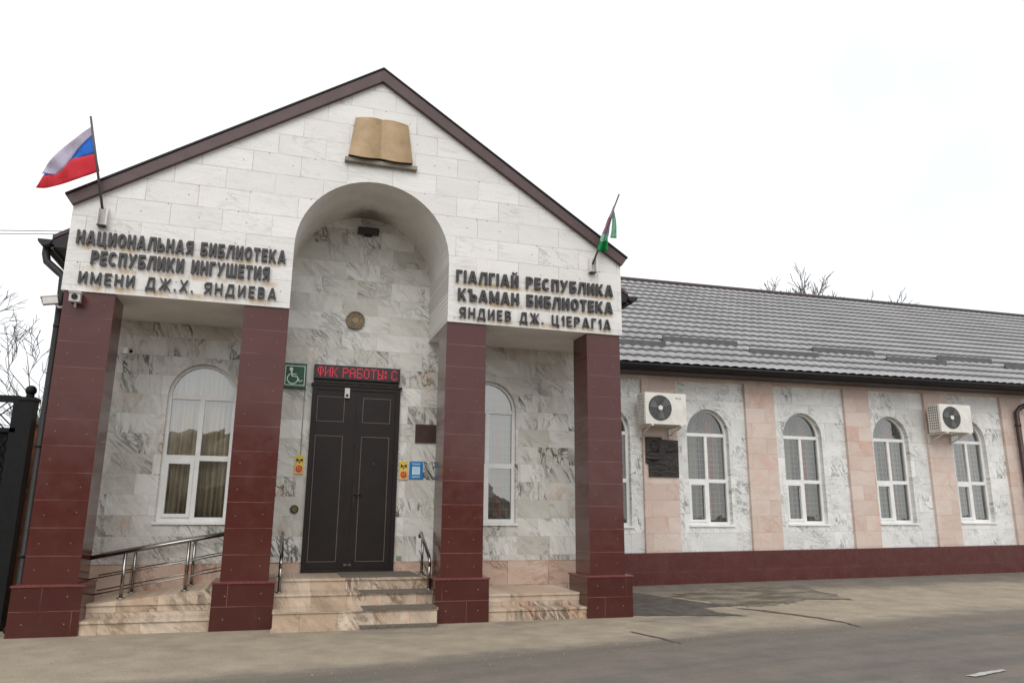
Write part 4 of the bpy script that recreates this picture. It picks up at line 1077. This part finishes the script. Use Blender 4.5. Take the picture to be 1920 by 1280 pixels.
for i in range(3): mb.box(.05, .28, -.036, -.029, .22-.05*i, .235-.05*i)
mb.box(-.34, -.02, -.045, -.029, -.115, -.1)
mb.build('relief', M['relief'], mp, recalc=True)

# ------------------------------------------------------------------ gate, brick pier, cables
gt = empty('iron_gate', (-4.3, .6, 0), 'tall black iron gate with diamond lattice top and ball finial left of the library', 'gate')
mb = MB(); mb.box(.35, .50, -.1, .1, 0, 2.56); mb.box(.335, .515, -.115, .115, 2.56, 2.60); mb.tube([(.425, 0, 2.60), (.425, 0, 2.64)], .045, 12)
for lat in range(8):
    pass
sph = []
for i in range(9):
    a = -math.pi/2+math.pi*i/8; sph.append((.062*math.cos(a)+1e-4, 2.69+.062*math.sin(a)))
mb.grid([[(.425+r_*math.cos(2*math.pi*k/14), r_*math.sin(2*math.pi*k/14), z) for k in range(15)] for r_, z in sph])
mb.build('gate_post', M['iron'], gt)
mb = MB(); x0, x1 = -1.5, .33
for z0, z1 in ((2.54, 2.62), (2.19, 2.24), (.1, .18)): mb.box(x0, x1, -.03, .03, z0, z1)
for x in (x0, -.62, x1-.06): mb.box(x, x+.06, -.03, .03, .18, 2.54)
mb.build('gate_frame', M['iron'], gt)
mb = MB(); z0, z1 = 2.24, 2.54
for k in range(-6, 26):
    a = x0+.1*k
    for s in (1, -1):
        p, q = (a, z0), (a+.3, z1)
        if s < 0: p, q = (a+.3, z0), (a, z1)
        lo, hi = min(p[0], q[0]), max(p[0], q[0])
        if hi < x0 or lo > x1: continue
        if lo < x0 or hi > x1: continue
        mb.tube([(p[0], .0 + .005*s, p[1]), (q[0], .005*s, q[1])], .008, 5)
mb.build('lattice', M['iron'], gt)
mb = MB(); mb.box(x0+.06, x1-.06, .02, .028, .18, 2.19)
for k in range(60):
    for s in (1, -1):
        a = x0-2.0+.07*k
        p, q = (a, .18), (a+2.01*.6, 2.19)
        if s < 0: p, q = (a+2.01*.6, .18), (a, 2.19)
        # clip to the leaf
        t0, t1 = 0.0, 1.0
        for lim, sg_ in ((x0+.06, 1), (x1-.06, -1)):
            da, db = sg_*(p[0]-lim), sg_*(q[0]-lim)
            if da < 0 and db < 0: t0 = 2
            elif da < 0: t0 = max(t0, da/(da-db))
            elif db < 0: t1 = min(t1, da/(da-db))
        if t0 >= t1: continue
        A = (p[0]+(q[0]-p[0])*t0, .0, p[1]+(q[1]-p[1])*t0); B = (p[0]+(q[0]-p[0])*t1, .0, p[1]+(q[1]-p[1])*t1)
        mb.tube([A, B], .006, 4)
mb.build('mesh_panel', M['iron'], gt)
mb = MB(); mb.box(-3.95, -3.62, .95, 1.35, -.05, 2.32); mb.box(-3.98, -3.60, .92, 1.38, 2.32, 2.38, 1)
tag(mb.build('brick_pier', [M['brick'], M['stone']], bevel=.004), 'orange brick pier standing between the black gate and the leftmost pillar', 'pier')
for k, dz in enumerate((0, .09)):
    pass
oc = empty('overhead_cable', (-12, 2, 5.1), 'two thin overhead cables sagging across the sky at the left of the library', 'cable')
for dz in (0, .1):
    mb = MB(); pts = []
    for i in range(13):
        t = i/12; pts.append((-6*(1-t)+8.3*t, 2.0*(1-t)-1.2*t, -.2*4*t*(1-t)+(.0-.35*t)+dz*(1-t*.6)))
    mb.tube(pts, .006, 5); mb.build('wire', M['cable'], oc)

# ------------------------------------------------------------------ bare trees
def bare_tree(name, loc, top, spread, seed, label, depth=6, lean=0.0, group='bare winter trees'):
    height = 8.0
    rnd = random.Random(seed); o = empty(name, loc, label, 'tree', group)
    tk, br = MB(), MB()
    def grow(p, d, length, r, lev):
        pts = [p]; dd = d.copy(); n_ = 4
        for i in range(n_):
            dd = (dd+Vector((rnd.uniform(-1, 1), rnd.uniform(-1, 1), rnd.uniform(-.35, .6)))*.13).normalized()
            pts.append(pts[-1]+dd*length/n_)
        rr = [max(.006 if top < 8 else .008, r*(1-.38*i/n_)) for i in range(n_+1)]
        (tk if lev == 0 else br).tube(pts, rr, 8 if lev < 2 else (5 if lev < 4 else 3), cap=False)
        if lev >= depth: return
        nk = rnd.choice((3, 4)) if lev < 2 else rnd.choice((2, 3, 3))
        for k in range(nk):
            at = pts[rnd.choice((2, 3, 4))] if k else pts[-1]
            a = rnd.uniform(0, 2*math.pi); e = dd.orthogonal().normalized(); e2 = dd.cross(e)
            nd = (dd*rnd.uniform(.65, 1.1)+(e*math.cos(a)+e2*math.sin(a))*rnd.uniform(.45, .85)*spread+Vector((0, 0, .12))).normalized()
            grow(at, nd, length*rnd.uniform(.6, .82), rr[-1]*rnd.uniform(.6, .85), lev+1)
    grow(Vector((0, 0, -.1)), Vector((lean, 0, 1)).normalized(), height*.28, height*.018, 0)
    k = top/max(v.co.z for v in br.bm.verts)
    for b in (tk, br):
        for v in b.bm.verts: v.co = v.co*k
    tk.build('trunk', M['bark'], o); br.build('branches', M['bark'], o)
bare_tree('bare_tree', (-6.5, 8.0, 0), 6.5, 1.0, 11, 'bare leafless tree behind the black iron gate left of the library', 7)
bare_tree('bare_tree', (17.9, 18.0, 0), 11.8, .9, 21, 'bare treetop showing above the roof ridge, leftmost of the trees behind the wing', 7)
bare_tree('bare_tree', (20.6, 18.6, 0), 11.6, .9, 22, 'bare treetop above the roof ridge, third from the left behind the wing', 7)
bare_tree('bare_tree', (19.4, 19.5, 0), 12.1, 1.0, 27, 'bare treetop above the roof ridge, second from the left behind the wing', 7)
bare_tree('bare_tree', (26.7, 18.0, 0), 12.1, .8, 25, 'bare treetop above the roof ridge, rightmost of the trees behind the wing', 7)
# the dark tree belt across the road, which the porch glass mirrors
mb = MB(); rnd = random.Random(9); G = []
for j in range(7):
    row = []
    for i in range(86):
        x = -45+i*.75; z = (0, 1.2, 2.4, 3.5, 4.4, 5.0, 5.2)[j]*(1+.16*math.sin(i*.37)+.1*math.sin(i*1.1+2)+rnd.uniform(-.07, .07))*max(.25, 1-max(0, x-4)/14)
        y = -31+(0, .5, .8, .7, .1, -.9, -2.2)[j]+rnd.uniform(-.4, .4)
        row.append((x, y, z-.1))
    G.append(row)
mb.grid(G, 0, False)
tag(mb.build('tree_belt', M['hedge'] if 'hedge' in M else M.setdefault('hedge', plain('dim_winter_hedge', S(136, 130, 120), .95, var=.25, scale=.8)), thick=.3), kind='stuff')

# loose grit along the wall foot and the road edge
mb = MB(); rnd = random.Random(31)
for i in range(900):
    if i % 3 == 0: x = rnd.uniform(3.8, 15); y = rnd.uniform(2.2, 3.22)
    elif i % 3 == 1: x = rnd.uniform(-4, 12); y = edge(x)+rnd.gauss(0, .22)
    else: x = rnd.uniform(-4.5, 9); y = rnd.uniform(-2.6, 1.6)
    if -3.7 < x < 3.7 and y > -.35: continue
    r_ = rnd.uniform(.004, .013); a = rnd.uniform(0, 6.28); z = gz(x, y)
    P = [(x+r_*math.cos(a+k*2.1)*rnd.uniform(.7, 1.3), y+r_*math.sin(a+k*2.1), z-.002) for k in range(3)]; T = (x, y, z+r_*.8)
    for k in range(3): mb.f([P[k], P[(k+1) % 3], T])
tag(mb.build('grit', M['stone']), kind='stuff')
